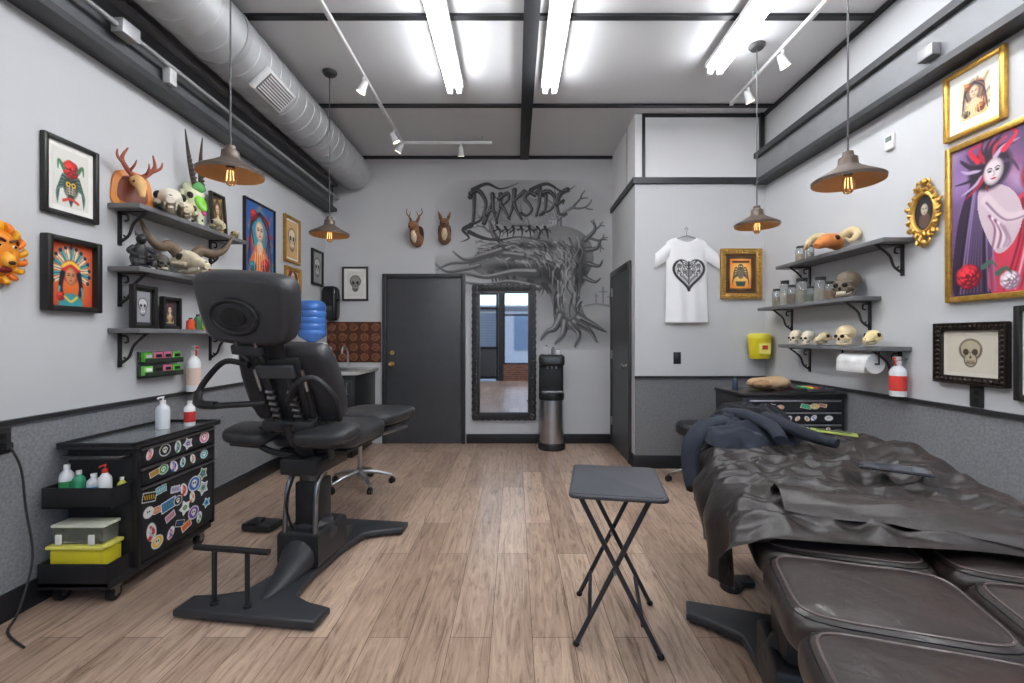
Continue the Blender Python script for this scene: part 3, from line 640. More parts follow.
def askull(b,col,jaw=True):
    D=(40,32,26)
    b.tube([(0,.1,.05),(0,.07,.075),(0,.02,.085),(0,-.05,.07),(0,-.12,.05),(0,-.165,.035)],[.02,.05,.055,.038,.026,.015],'bone',col,n=14,flat=.85)
    if jaw: b.tube([(0,.04,.028),(0,-.03,.018),(0,-.13,.016)],[.026,.016,.01],'bone',col,n=10,flat=.6)
    for q in (-1,1):
        b.se((q*.042,.0,.09),(.035,.045,.036),'matte',D); b.tube([(q*.05,.05,.06),(q*.062,.01,.06),(q*.04,-.05,.05)],[.01,.008,.01],'bone',col,n=8)
    b.se((0,-.135,.056),(.018,.045,.014),'matte',D)
    for i in range(6): b.box((.02,-.04-i*.016,.028),(.006,.01,.014),'bone',(240,234,214)); b.box((-.02,-.04-i*.016,.028),(.006,.01,.014),'bone',(240,234,214))
def animal_skull(name,x,y,z,yaw,s=1,col=(226,216,194),horns=None,hcol=(60,50,42)):
    b=B(name,Mat(x,y,z,yaw,s)); askull(b,col)
    if horns:
        for q in (-1,1):
            P=[(q*a,b_,c_) for a,b_,c_ in horns[0]]; b.tube(P,horns[1],'bone',hcol,n=10)
    b.done()
def deer_mount():
    b=B('antlered_skull_plaque',Mat(-2.24,2.71,2.081,66,1.05))
    b.prism([(-.085,0),(.085,0),(.1,.1),(.075,.19),(0,.21),(-.075,.19),(-.1,.1)],.02,'satin',(206,124,48),T(0,.08,0)@R(90,'X'),bev=.005,round_=3)
    b.prism([(-.06,.03),(.06,.03),(.072,.1),(.05,.165),(0,.18),(-.05,.165),(-.072,.1)],.004,'satin',(120,60,40),T(0,.06,0)@R(90,'X'),round_=3)
    b.tube([(0,.05,.14),(0,.02,.15),(0,-.01,.13),(0,-.03,.085),(0,-.035,.05)],[.02,.034,.032,.02,.012],'bone',(222,178,120),n=14)
    for q in (-1,1):
        b.se((q*.024,-.01,.135),(.02,.024,.02),'matte',(60,24,14))
        b.tube([(q*.015,.02,.17),(q*.05,.01,.20),(q*.08,.0,.25),(q*.06,-.02,.31)],[.014,.013,.010,.003],'bone',(150,80,60),n=8)
        b.tube([(q*.07,.0,.22),(q*.105,-.01,.25),(q*.11,-.02,.285)],[.010,.007,.003],'bone',(150,80,60),n=7); b.tube([(q*.04,.01,.19),(q*.035,-.03,.22),(q*.03,-.04,.25)],[.008,.006,.002],'bone',(150,80,60),n=7)
    b.done()
deer_mount()
animal_skull('animal_skull',-2.22,2.93,2.081,38,1.45,(240,232,214))
animal_skull('animal_skull',-2.235,3.08,2.081,40,1.15,(224,210,180))
def antelope():
    M0=Mat(-2.24,3.2,2.081,80,1.0); b=B('horned_antelope_skull',M0)
    b.lathe([(.05,0),(.05,.014),(.01,.02),(.008,.05)],(0,.03,0),'satin',BLK,n=20)
    b.M=M0@T(0,.02,.20)@R(62,'X')@Matrix.Scale(1.15,4)@T(0,0,-.07); askull(b,(224,226,190))
    b.blob((0,-.05,.10),(.06,.11,.04),'gloss',(120,196,60),.01,20,3,sub=3); b.se((.01,-.1,.08),(.035,.05,.03),'gloss',(220,90,150)); b.blob((0,.04,.135),(.08,.06,.04),'gloss',(90,160,90),.01,25,5,sub=3)
    b.M=M0
    for q in (-1,1):
        b.tube([(q*.025,-.02,.26),(q*.035,.0,.36),(q*.05,.015,.50),(q*.07,.02,.66)],[.019,.017,.012,.003],'bone',(58,48,42),n=10)
        for i in range(8): t=i/8; b.lathe([(.019*(1-.5*t),0),(.022*(1-.5*t),.005),(.019*(1-.5*t),.01)],(q*(.025+.03*t),-.02+.03*t,.27+.24*t),'bone',(84,72,60),n=12)
    b.done()
antelope()
animal_skull('animal_skull',-2.2,3.37,2.081,50,.8,(216,204,170))
c=art_lady((44,38,34),(190,150,80),(110,90,50),(200,170,100),W=26,H=40,seed=31); picture('framed_picture',T(-2.31,3.52,2.25)@R(90,'Z')@R(-4,'X')@R(90,'X'),.17,.33,.02,(52,44,34),'satin',c,0)
animal_skull('animal_skull',-2.2,3.58,2.081,50,.5,(206,190,150))
def figurine():
    b=B('black_figurine',Mat(-2.24,2.72,1.716,60,1.05)); C=(42,42,45)
    b.lathe([(.05,0),(.05,.012),(.04,.018),(0,.018)],(0,0,0),'satin',C)
    b.tube([(0,0,.015),(0,.012,.06),(0,0,.11),(0,-.01,.14)],[.035,.045,.036,.018],'satin',C,n=14); b.se((0,-.016,.165),(.05,.06,.06),'satin',C)
    for q in (-1,1): b.tube([(q*.03,0,.12),(q*.06,-.02,.09),(q*.03,-.045,.065)],[.014,.012,.01],'satin',C); b.tube([(q*.02,0,.03),(q*.045,-.05,.04),(q*.04,-.055,.01)],[.02,.016,.013],'satin',C); b.tube([(q*.015,0,.185),(q*.022,0,.21)],[.009,.003],'satin',C)
    b.done()
figurine()
animal_skull('horned_ram_skull',-2.19,3.06,1.716,62,1.35,(226,214,186),horns=([(.03,.03,.10),(.07,.03,.14),(.12,.02,.13),(.17,-.0,.16),(.21,-.01,.24)],[.027,.028,.022,.014,.004]),hcol=(110,92,76))
human_skull('small_skull',-2.22,2.86,1.716,60,.6,(90,84,76))
def books():
    b=B('stack_of_books'); z=1.716
    for i,(c,w,h) in enumerate((((206,190,150),.15,.03),((120,60,50),.14,.025),((70,84,100),.13,.022),((216,206,186),.12,.02))):
        x=-2.24; y=3.5; 
        b.box((x,y,z+h/2),(w,.22,h-.006),'matte',(236,230,214)); b.box((x,y,z+h-.0025),(w+.006,.226,.003),'satin',c); b.box((x,y,z+.0025),(w+.006,.226,.003),'satin',c); b.box((x+w/2+.002,y,z+h/2),(.003,.226,h),'satin',c); z+=h+.001
    b.done()
    b=B('decorative_box'); b.box((-2.24,3.32,1.751),(.1,.1,.07),'satin',(180,130,84),bev=.004); b.box((-2.24,3.32,1.79),(.108,.108,.012),'satin',(150,100,64),bev=.003); b.box((-2.187,3.32,1.775),(.006,.02,.02),'goldmetal',GOLD); b.done()
books()
def sframe(y,w,h,cv,x=-2.27): picture('tabletop_frame',T(x,y,1.3585+h/2)@R(90,'Z')@R(90,'X'),w,h,.022,BF,'satin',cv,.015,depth=.035,matcol=(60,60,60))
sframe(2.76,.18,.26,skull_art(20,30,(150,150,156),(210,210,210),(40,40,44)))
sframe(2.99,.16,.21,art_lady((50,44,44),(150,60,50),(90,90,90),(170,150,110),W=24,H=32,seed=41),-2.28)
def bottle(name,x,y,z,r,h,col,cap=(240,240,240),mat='satin',label=None,pump=False,spray=False,yaw=0):
    b=B(name,Mat(x,y,z,yaw))
    b.lathe([(0,0),(r*.94,0),(r,h*.03),(r,h*.6),(r*.9,h*.68),(r*.42,h*.78),(r*.36,h*.84),(0,h*.84)],(0,0,0),mat,col,n=22)
    if label: b.lathe([(r*1.015,h*.14),(r*1.015,h*.52)],(0,0,0),'paint',label,n=22)
    b.lathe([(r*.44,h*.80),(r*.44,h*.9),(0,h*.9)],(0,0,0),'satin',cap,n=18)
    if pump: b.cyl((0,0,h*.9),(0,0,h),r*.12,'satin',cap,n=8); b.tube([(0,r*.2,h),(0,-r*.9,h*.995),(0,-r*1.1,h*.96)],r*.14,'satin',cap,n=8)
    if spray:
        b.box((0,-r*.25,h*.96),(r*.6,r*1.5,h*.1),'satin',cap,bev=.004); b.box((0,-r*1.05,h*.965),(r*.36,r*.4,h*.06),'satin',(220,60,50),bev=.002); b.tube([(0,-r*.5,h*.93),(0,-r*.9,h*.87),(0,-r*.75,h*.78)],[r*.14,r*.14,r*.1],'satin',(220,60,50),n=8)
    b.done()
for i,(y,c,h) in enumerate(((3.13,(220,80,50),.09),(3.2,(60,110,70),.12),(3.27,(230,200,90),.10),(3.34,(190,190,196),.15),(3.41,(100,60,120),.11),(3.5,(170,170,176),.18),(3.58,(60,60,66),.2))):
    bottle('ink_bottle',-2.23,y,1.358,.026,h,c,cap=(40,40,40))
def mask():
    b=B('orange_lion_mask',wallM('left',2.03,1.68,.004)); O=(232,140,34)
    b.se((0,0,.03),(.16,.22,.11),'satin',O,e1=.9); b.se((0,-.03,.085),(.05,.07,.05),'satin',(240,170,60))
    for i in range(18):
        a=2*pi*i/18; r0=.075; b.tube([(r0*math.cos(a),1.2*r0*math.sin(a),.02),(1.4*r0*math.cos(a+.1),1.75*r0*math.sin(a+.1),.045),(1.75*r0*math.cos(a+.3),2.0*r0*math.sin(a+.3),.02)],[.018,.014,.004],'satin',(226,120 if i%2 else 160,30),n=8)
    for q in (-1,1): b.se((q*.032,.03,.075),(.03,.018,.02),'gloss',(250,240,220)); b.se((q*.032,.03,.084),(.012,.012,.01),'gloss',(20,20,20)); b.tube([(q*.01,.05,.085),(q*.035,.06,.085),(q*.055,.045,.07)],.006,'satin',(90,40,20),n=6)
    b.se((0,-.075,.07),(.06,.03,.03),'satin',(120,20,20)); b.se((0,-.045,.105),(.03,.02,.015),'satin',(60,30,20)); b.done()
mask()

def orange_skull():
    b=B('horned_orange_skull',Mat(2.37,3.42,1.933,-62,1.3)); C=(206,128,68)
    b.tube([(0,.08,.05),(0,.03,.075),(0,-.04,.07),(0,-.11,.045),(0,-.14,.03)],[.03,.05,.044,.03,.016],'bone',C,n=14,flat=.9)
    for q in (-1,1):
        b.se((q*.04,-.01,.085),(.03,.04,.03),'matte',(40,26,20))
        b.tube([(q*.03,.05,.09),(q*.09,.045,.12),(q*.13,.02,.09),(q*.12,-.03,.05),(q*.1,-.05,.07)],[.026,.025,.02,.012,.004],'bone',(200,180,140),n=12)
    b.done()
orange_skull()
human_skull('human_skull',2.38,3.26,1.587,-65,1.05,(116,104,88))
def jar(x,y,z,r,h,inner,lid=(60,60,62)):
    b=B('glass_jar'); b.lathe([(0,0),(r,0),(r,h*.78),(r*.8,h*.86),(r*.8,h*.9)],(x,y,z),'clear',(235,240,240),n=22)
    b.lathe([(0,.004),(r*.8,.004),(r*.82,h*.4),(r*.5,h*.5),(0,h*.52)],(x,y,z),'bone',inner,n=16); b.lathe([(r*.84,h*.86),(r*.84,h),(0,h)],(x,y,z),'satin',lid,n=22); b.done()
for x,y,r,h,c in ((2.39,3.45,.04,.14,(170,120,80)),(2.39,3.56,.045,.19,(200,190,170)),(2.39,3.67,.035,.13,(120,140,110)),(2.39,3.79,.05,.21,(180,170,150)),(2.39,3.92,.04,.17,(150,120,100)),(2.39,4.03,.04,.22,(210,200,180)),(2.39,4.15,.04,.16,(190,170,150))): jar(x,y,1.587,r,h,c)
for y,r,h,c in ((3.7,.03,.12,(160,150,140)),(3.83,.035,.14,(200,180,150))): jar(2.4,y,1.932,r,h,c)
animal_skull('small_animal_skull',2.37,3.02,1.248,-55,.8,(236,214,160)); human_skull('small_skull',2.38,3.28,1.247,-70,.8,(226,206,166))
animal_skull('small_animal_skull',2.37,3.5,1.248,-60,.75,(230,210,170)); human_skull('small_skull',2.38,3.7,1.247,-70,.62,(232,222,200)); human_skull('small_skull',2.38,3.86,1.247,-70,.66,(226,212,190))
def paper_towel():
    b=B('paper_towel_roll'); 
    b.lathe([(.02,0),(.064,0),(.066,.004),(.066,.27),(.064,.274),(.02,.274)],(2.36,2.98,1.13),'cloth',(244,244,242),n=30,rot=(-90,0,0))
    b.tube([(2.36,2.95,1.215),(2.36,2.95,1.13),(2.36,3.28,1.13),(2.36,3.28,1.215)],.006,'satin',BLK,n=8,smooth=False)
    b.grid(lambda u,v:(2.294-.004*math.sin(v*3),2.985+.26*u,1.13-.07*v+.01*v*v),6,6,'cloth',(244,244,242)); b.done()
paper_towel()
bottle('cleaner_spray_bottle',2.44,2.90,.93,.045,.25,(240,240,240),cap=(235,235,235),label=(214,60,52),spray=True,yaw=-60)
b=B('wall_hook'); b.tube([(2.499,2.9,1.165),(2.46,2.9,1.165),(2.44,2.9,1.15)],.006,'metal',(170,170,170),n=8); b.done()
def yellow_bin():
    b=B('yellow_sharps_container'); x,y=2.375,4.42
    b.lathe([(0,0),(.088,0),(.095,.01),(.108,.2),(.108,.21),(0,.21)],(x,y,1.10),'satin',(228,208,40),n=4*6,sx=1,sy=.9); b.lathe([(.112,.2),(.112,.225),(.08,.245),(0,.245)],(x,y,1.10),'satin',(236,222,80),n=24,sy=.9)
    b.box((x,y-.095,1.2),(.11,.008,.1),'paint',(240,232,120)); b.box((x,y-.1,1.21),(.05,.004,.04),'paint',(200,60,40)); b.box((x,4.53,1.2),(.1,.03,.12),'satin',BLK); b.done()
yellow_bin()

def tshirt():
    b=B('hanging_t_shirt'); y0=YC-.02; W=(240,240,242)
    rows=[(2.30,.10),(2.285,.155),(2.255,.20),(2.2,.215),(2.1,.205),(2.0,.2),(1.8,.203),(1.6,.208),(1.455,.212)]
    zs=[r[0] for r in rows][::-1]; ws=[r[1] for r in rows][::-1]
    def f(side):
        def g(u,v):
            z=1.455+v*.845; w=float(np.interp(z,zs,ws)); s=2*u-1; x=1.705+s*w
            z2=z-(.05*(1-(s*w/.1)**2) if abs(s*w)<.1 and v>.93 else 0)*((v-.93)/.07 if v>.93 else 0)*1.0
            d=(.028*max(0,1-abs(s)**3)+.006*math.sin(s*9+z*3)*(1-v)+.004*noise.noise(Vector((x*9,z*6,1))))*(1 if side else .15)
            return (x,y0-.004-max(0,d),z2)
        return g
    b.grid(f(1),40,50,'shirt',W); b.grid(f(0),10,20,'shirt',(215,215,217))
    for q in (-1,1):
        b.grid(lambda u,v,q=q:(1.705+q*(.17+.15*v)+ (u-.5)*.02*q, y0-.006-.022*math.sin(pi*u), (2.27-.13*v)*(1-u)+(2.06-.10*v+.02)*u),10,10,'shirt',W)
    c=Canvas(40,44,2.6,(238,238,240),alpha=0); ink=(34,34,38)
    hs=[(20+15*math.sin(t)**3*1.05, 20-(13*math.cos(t)-5*math.cos(2*t)-2*math.cos(3*t)-math.cos(4*t))*1.12) for t in np.linspace(0,2*pi,40)]
    c.poly(hs,(110,110,114),a=.5); c.st(hs,1.3,1.3,ink,soft=.6,k=2); r=random.Random(3)
    for k in (.86,.7,.5,.3): c.st([(20+(x-20)*k,19+(y-20)*k) for x,y in hs],.6,.6,ink if k in (.7,.3) else (236,236,236),soft=.5,a=.9,k=2)
    for q in (-1,1):
        for i in range(12):
            a=i/12*2*pi; x=20+q*(6+3.4*math.cos(a)); y=16+6.5*math.sin(a); c.st([(x,y),(x+q*2,y-2),(x+q*2.6,y+1),(x+q*.8,y+1.6)],.7,.25,ink if i%2 else (244,244,244),soft=.4,a=.95)
    c.st([(20,8),(20,36)],.8,.4,ink,soft=.4)
    b.canvas(c,.38,.40,wallM('closet',1.715,1.925,.062),'mural')
    b.tube([(1.705,y0-.01,2.31),(1.705,y0-.01,2.36),(1.72,y0-.01,2.38),(1.705,y0,2.40),(1.69,y0,2.38)],.003,'metal',(140,140,140),n=6)
    b.tube([(1.55,y0-.012,2.25),(1.705,y0-.012,2.315),(1.86,y0-.012,2.25)],.004,'metal',(140,140,140),n=6)
    b.cyl((1.702,YC-.001,2.395),(1.702,y0-.01,2.395),.003,'metal',(150,150,150),n=6); b.done()
tshirt()

def head_mount(x,z,col,ear,ant,yaw):
    b=B('mounted_animal_head',T(x,YB-.004,z)@R(yaw,'Z')@Matrix.Scale(1.1,4))
    b.prism([(-.06,-.1),(0,-.14),(.06,-.1),(.075,0),(.06,.08),(0,.1),(-.06,.08),(-.075,0)],.018,'satin',(70,44,28),T(0,-.006,0)@R(90,'X'),bev=.004,round_=3)
    b.tube([(0,-.018,-.06),(0,-.06,-.05),(0,-.1,.0),(0,-.12,.06),(0,-.16,.075),(0,-.22,.05),(0,-.25,.035)],[.075,.07,.055,.052,.05,.028,.016],'fur',col,n=16)
    b.tube([(0,-.07,-.09),(0,-.13,-.04),(0,-.15,.02)],[.03,.034,.02],'fur',(226,206,176),n=12)
    b.se((0,-.262,.038),(.018,.014,.014),'gloss',(24,20,20))
    for q in (-1,1):
        b.se((q*.034,-.175,.088),(.014,.014,.014),'gloss',(20,16,14)); b.tube([(q*.03,-.12,.1),(q*.045,-.11,.15),(q*.05+q*ear*.2,-.1,.12+ear)],[.014,.026,.004],'fur',col,n=10,flat=.5)
        if ant: b.tube([(q*.02,-.13,.105),(q*.05,-.12,.17),(q*.09,-.11,.22),(q*.08,-.12,.27)],[.008,.007,.006,.003],'bone',(120,80,50),n=7); b.tube([(q*.055,-.12,.18),(q*.03,-.14,.23)],[.006,.002],'bone',(120,80,50),n=6)
    b.done()
head_mount(-1.2,2.57,(150,108,80),.06,True,-8); head_mount(-.87,2.6,(136,100,74),.09,False,8)

def plate(name,M,col=(40,40,43),out=False):
    b=B(name,M@T(0,0,.001)); b.box((0,0,.003),(.075,.118,.006),'satin',col,bev=.003)
    if out:
        for q in (-1,1):
            b.box((0,q*.022,.007),(.034,.03,.004),'satin',(26,26,28),bev=.004); b.box((-.006,q*.022,.0092),(.002,.009,.001),'matte',(5,5,5)); b.box((.006,q*.022,.0092),(.002,.009,.001),'matte',(5,5,5))
    else: b.box((0,0,.008),(.032,.066,.006),'satin',(30,30,32),bev=.003); b.box((0,.01,.011),(.026,.03,.004),'satin',(52,52,54),bev=.002)
    b.done()
plate('light_switch',wallM('closet',1.62,1.1)); plate('wall_outlet',wallM('right',2.46,.985),out=True); plate('wall_outlet',wallM('right',2.5,.39,.0125),out=True)
plate('wall_outlet',wallM('left',2.07,.83,.0125),out=True)
b=B('thermostat',wallM('right',3.02,2.6,.001)); b.box((0,0,.01),(.07,.1,.02),'satin',(225,225,225),bev=.004); b.box((0,.02,.022),(.045,.03,.004),'gloss',(120,130,120)); b.done()
b=B('power_cord'); b.box((XL+.04,2.07,.81),(.03,.03,.03),'satin',BLK,bev=.004); b.tube([(XL+.05,2.07,.81),(XL+.07,2.1,.7),(XL+.05,2.14,.5),(XL+.05,2.17,.25),(XL+.06,2.1,.04),(XL+.12,2.0,.008),(XL+.3,1.9,.008)],.005,'satin',(50,50,52),n=8); b.done()

# ---------------------------------------------------------------- tool cart with stickers
STK=[(226,70,60),(240,240,236),(60,110,190),(250,200,60),(80,170,90),(230,130,170),(240,140,50),(120,80,170),(200,200,204),(20,20,22),(90,190,200)]
def sticker_canvas(W,H,cnt,bg=(34,34,37),seed=1,n=1.3,smin=3,smax=6):
    c=Canvas(W,H,n,bg); r=random.Random(seed); placed=[]
    for i in range(cnt*10):
        s_=r.uniform(smin,smax); x=r.uniform(s_,W-s_);y=r.uniform(min(s_,H*.45),max(H-s_,H*.55))
        if any(math.hypot(x-a,y-b_)<(s_+q)*.82 for a,b_,q in placed): continue
        placed.append((x,y,s_)); k=r.choice((0,1,2,3)); col=r.choice(STK); c2=r.choice(STK); c3=r.choice(STK); WH=(242,242,240)
        if k==0: c.ell(x,y,s_,s_*.9,WH,soft=.06); c.ell(x,y,s_*.84,s_*.74,col,soft=.06); skc=(240,236,226); c.ell(x,y-s_*.1,s_*.45,s_*.4,skc,soft=.1); c.ell(x-s_*.17,y-s_*.1,s_*.12,s_*.13,(20,20,20)); c.ell(x+s_*.17,y-s_*.1,s_*.12,s_*.13,(20,20,20)); c.ell(x,y+s_*.3,s_*.25,s_*.15,skc)
        elif k==1:
            a=r.uniform(-.4,.4); ca,sa=math.cos(a),math.sin(a)
            for ww,hh,cc in ((s_*1.05,s_*.6,WH),(s_*.95,s_*.5,col)): c.poly([(x+ca*u-sa*v,y+sa*u+ca*v) for u,v in ((-ww,-hh),(ww,-hh),(ww,hh),(-ww,hh))],cc)
            for j in range(5): u=(-.7+j*.33)*s_; c.st([(x+ca*u,y+sa*u-s_*.25),(x+ca*(u+.1*s_),y+sa*u+s_*.25)],s_*.07,s_*.07,c2 if c2!=col else WH,soft=.3)
        elif k==2:
            P=[(x+s_*(1 if j%2 else .6)*math.cos(j*pi/5),y+s_*(1 if j%2 else .6)*math.sin(j*pi/5)) for j in range(10)]
            c.poly(P,WH); c.poly([(x+(u-x)*.78,y+(v-y)*.78) for u,v in P],col); c.ell(x,y,s_*.35,s_*.3,c2,soft=.1); c.ell(x,y,s_*.15,s_*.12,c3)
        else:
            c.ell(x,y,s_*.62,s_,WH,soft=.06,ang=r.uniform(-30,30)); c.st([(x-s_*.2,y+s_*.6),(x+s_*.25,y),(x-s_*.15,y-s_*.6)],s_*.25,s_*.1,col,soft=.4); c.st([(x+s_*.2,y+s_*.5),(x-s_*.2,y),(x+s_*.15,y-s_*.5)],s_*.12,s_*.05,c2,soft=.3)
        if len(placed)>=cnt: break
    return c
def cart():
    b=B('tool_cart'); K=(34,34,37)
    x0,x1,y0,y1=-2.30,-1.955,2.34,2.93
    b.bx(x0,x1,y0,y1,.12,.735,'satin',K,.008)
    b.bx(x0-.02,x1+.03,y0-.04,y1+.05,.735,.75,'satin',(42,43,46),.004)
    for (a,c_,d,e) in ((x0-.02,x0-.008,y0-.04,y1+.05),(x1+.018,x1+.03,y0-.04,y1+.05),(x0-.02,x1+.03,y0-.04,y0-.028),(x0-.02,x1+.03,y1+.038,y1+.05)): b.bx(a,c_,d,e,.75,.768,'satin',K,.003)
    b.bx(x0-.005,x1+.015,y0-.025,y1+.035,.7505,.753,'gloss',(110,114,116))
    def facep(z0,z1,cv):
        ym=(y0+y1)/2; w=y1-y0-.03; b.box((x1+.008,ym,(z0+z1)/2),(.016,w,z1-z0),'satin',(36,36,39),bev=.004)
        M=Matrix(((0,0,1,x1+.0172),(1,0,0,ym),(0,1,0,(z0+z1)/2),(0,0,0,1))); b.canvas(cv,w-.016,z1-z0-.016,M)
        b.box((x1+.022,ym,z1-.004),(.018,w,.012),'metal',(170,172,175),bev=.003)
    facep(.63,.725,sticker_canvas(100,16,8,seed=2,smin=6,smax=8,n=2)); facep(.53,.62,sticker_canvas(100,16,8,seed=3,smin=6,smax=8,n=2)); facep(.14,.52,sticker_canvas(100,70,30,seed=5,smin=6,smax=10,n=2))
    for y in (y0+.005,y1-.005): b.bx(x1-.01,x1+.018,y-.012,y+.012,.12,.735,'satin',(28,28,30),.003)
    b.tube([(x1-.02,y0-.002,.70),(x1-.02,y0-.06,.70),(x0+.03,y0-.06,.70),(x0+.03,y0-.002,.70)],.009,'metal',(120,120,124),n=10,smooth=False)
    for z0,h,d in ((.47,.1,.13),(.10,.11,.15)):
        ya=y0-d
        b.bx(x0,x1-.005,ya,y0-.001,z0,z0+.008,'satin',K); b.bx(x0,x1-.005,ya,ya+.006,z0,z0+h,'satin',K,.002)
        b.bx(x0,x0+.006,ya,y0-.001,z0,z0+h,'satin',K,.002); b.bx(x1-.011,x1-.005,ya,y0-.001,z0,z0+h,'satin',K,.002)
    b.bx(x0,x1,y0-.15,y1,.085,.12,'satin',K,.004)
    for x in (x0+.05,x1-.04):
        for y in (y0-.08,y1-.06):
            b.box((x,y,.075),(.045,.05,.02),'metal',(150,150,152)); b.cyl((x-.014,y,.036),(x+.014,y,.036),.035,'satin',(26,26,28),n=20); b.cyl((x-.017,y,.036),(x+.017,y,.036),.014,'metal',(170,170,170),n=12)
            for q in (-1,1): b.box((x+q*.02,y,.055),(.004,.03,.05),'metal',(150,150,152))
    b.done()
    Y=2.275
    bottle('squeeze_bottle',-2.24,Y,.479,.03,.21,(235,235,238),label=(60,150,90)); bottle('squeeze_bottle',-2.17,Y-.01,.479,.027,.18,(60,150,110),cap=(230,230,230)); bottle('squeeze_bottle',-2.105,Y,.479,.029,.16,(220,222,226),label=(90,160,200)); bottle('squeeze_bottle',-2.04,Y-.01,.479,.028,.19,(240,240,240),cap=(210,60,50),pump=True)
    bottle('squeeze_bottle',-1.99,Y+.03,.479,.02,.13,(200,206,80))
    b=B('yellow_storage_container'); y=2.268
    b.prism([(-.13,-.05),(.13,-.05),(.13,.05),(-.13,.05)],.14,'satin',(226,210,50),T(-2.135,y,.1305),bev=.012); b.prism([(-.14,-.06),(.14,-.06),(.14,.06),(-.14,.06)],.02,'satin',(236,226,110),T(-2.135,y-.005,.27),bev=.006)
    b.prism([(-.12,-.045),(.12,-.045),(.12,.045),(-.12,.045)],.08,'clear',(240,240,220),T(-2.135,y,.291),bev=.008); b.box((-2.135,y,.38),(.26,.1,.014),'satin',(236,236,214),bev=.004)
    for q in (-1,1): b.box((-2.135+q*.08,y-.06,.32),(.03,.008,.05),'satin',(240,240,230),bev=.003)
    b.done()
    bottle('pump_bottle',-2.12,2.74,.754,.036,.19,(228,232,236),mat='satin',pump=True); bottle('pump_bottle',-2.03,2.84,.754,.03,.17,(238,238,238),label=(200,50,46)); bottle('pump_bottle',-2.2,2.84,.754,.028,.18,(90,96,100),cap=(30,30,32))
cart()
bottle('lotion_spray_bottle',-2.275,3.22,.924,.045,.32,(244,244,244),label=(232,206,190),spray=True,yaw=60)
def cards():
    b=B('business_card_rack',wallM('left',2.98,1.13,.003)); b.box((0,0,.01),(.32,.17,.012),'clear',(220,225,225)); r=random.Random(5)
    for j in range(2):
        b.box((0,-.075+j*.085,.035),(.32,.008,.05),'satin',(40,40,44)); b.box((0,-.06+j*.085,.058),(.32,.03,.004),'satin',(50,60,50))
        for i in range(4): b.box((-.12+i*.08,-.035+j*.085,.035),(.07,.06,.022),'paint',r.choice([(90,190,60),(240,240,230),(60,60,60),(230,120,160),(120,200,90)]),bev=.002); b.box((-.12+i*.08,-.03+j*.085,.048),(.045,.02,.002),'paint',r.choice([(20,20,20),(240,240,240)]))
    b.done()
cards()

# ---------------------------------------------------------------- tattoo chair
def base_shape(b,C=(60,61,66)):
    P=[(-.35,-.56),(.35,-.56),(.355,-.44),(.24,-.415),(.14,-.37),(.105,-.2),(.105,.15),(.14,.34),(.24,.40),(.355,.44),(.35,.55)]
    P+= [(-.35,.55),(-.355,.44),(-.24,.40),(-.14,.34),(-.105,.15),(-.105,-.2),(-.14,-.37),(-.24,-.415),(-.355,-.44)]
    b.prism(P,.042,'satin',C,T(0,0,.012),bev=.014)
    for x in (-.3,.3):
        for y in (-.5,.49): b.cyl((x,y,0),(x,y,.014),.03,'matte',(20,20,20),n=14)
    b.tube([(0,-.46,.03),(0,-.3,.05),(0,-.14,.11),(0,0,.2),(0,.16,.12),(0,.33,.05),(0,.46,.03)],[.02,.055,.1,.13,.1,.055,.02],'satin',C,n=18,k=5,flat=.8)
    b.prism([(-.12,-.15),(.12,-.15),(.12,.15),(-.12,.15)],.2,'satin',(36,37,40),T(0,0,.055),bev=.03)
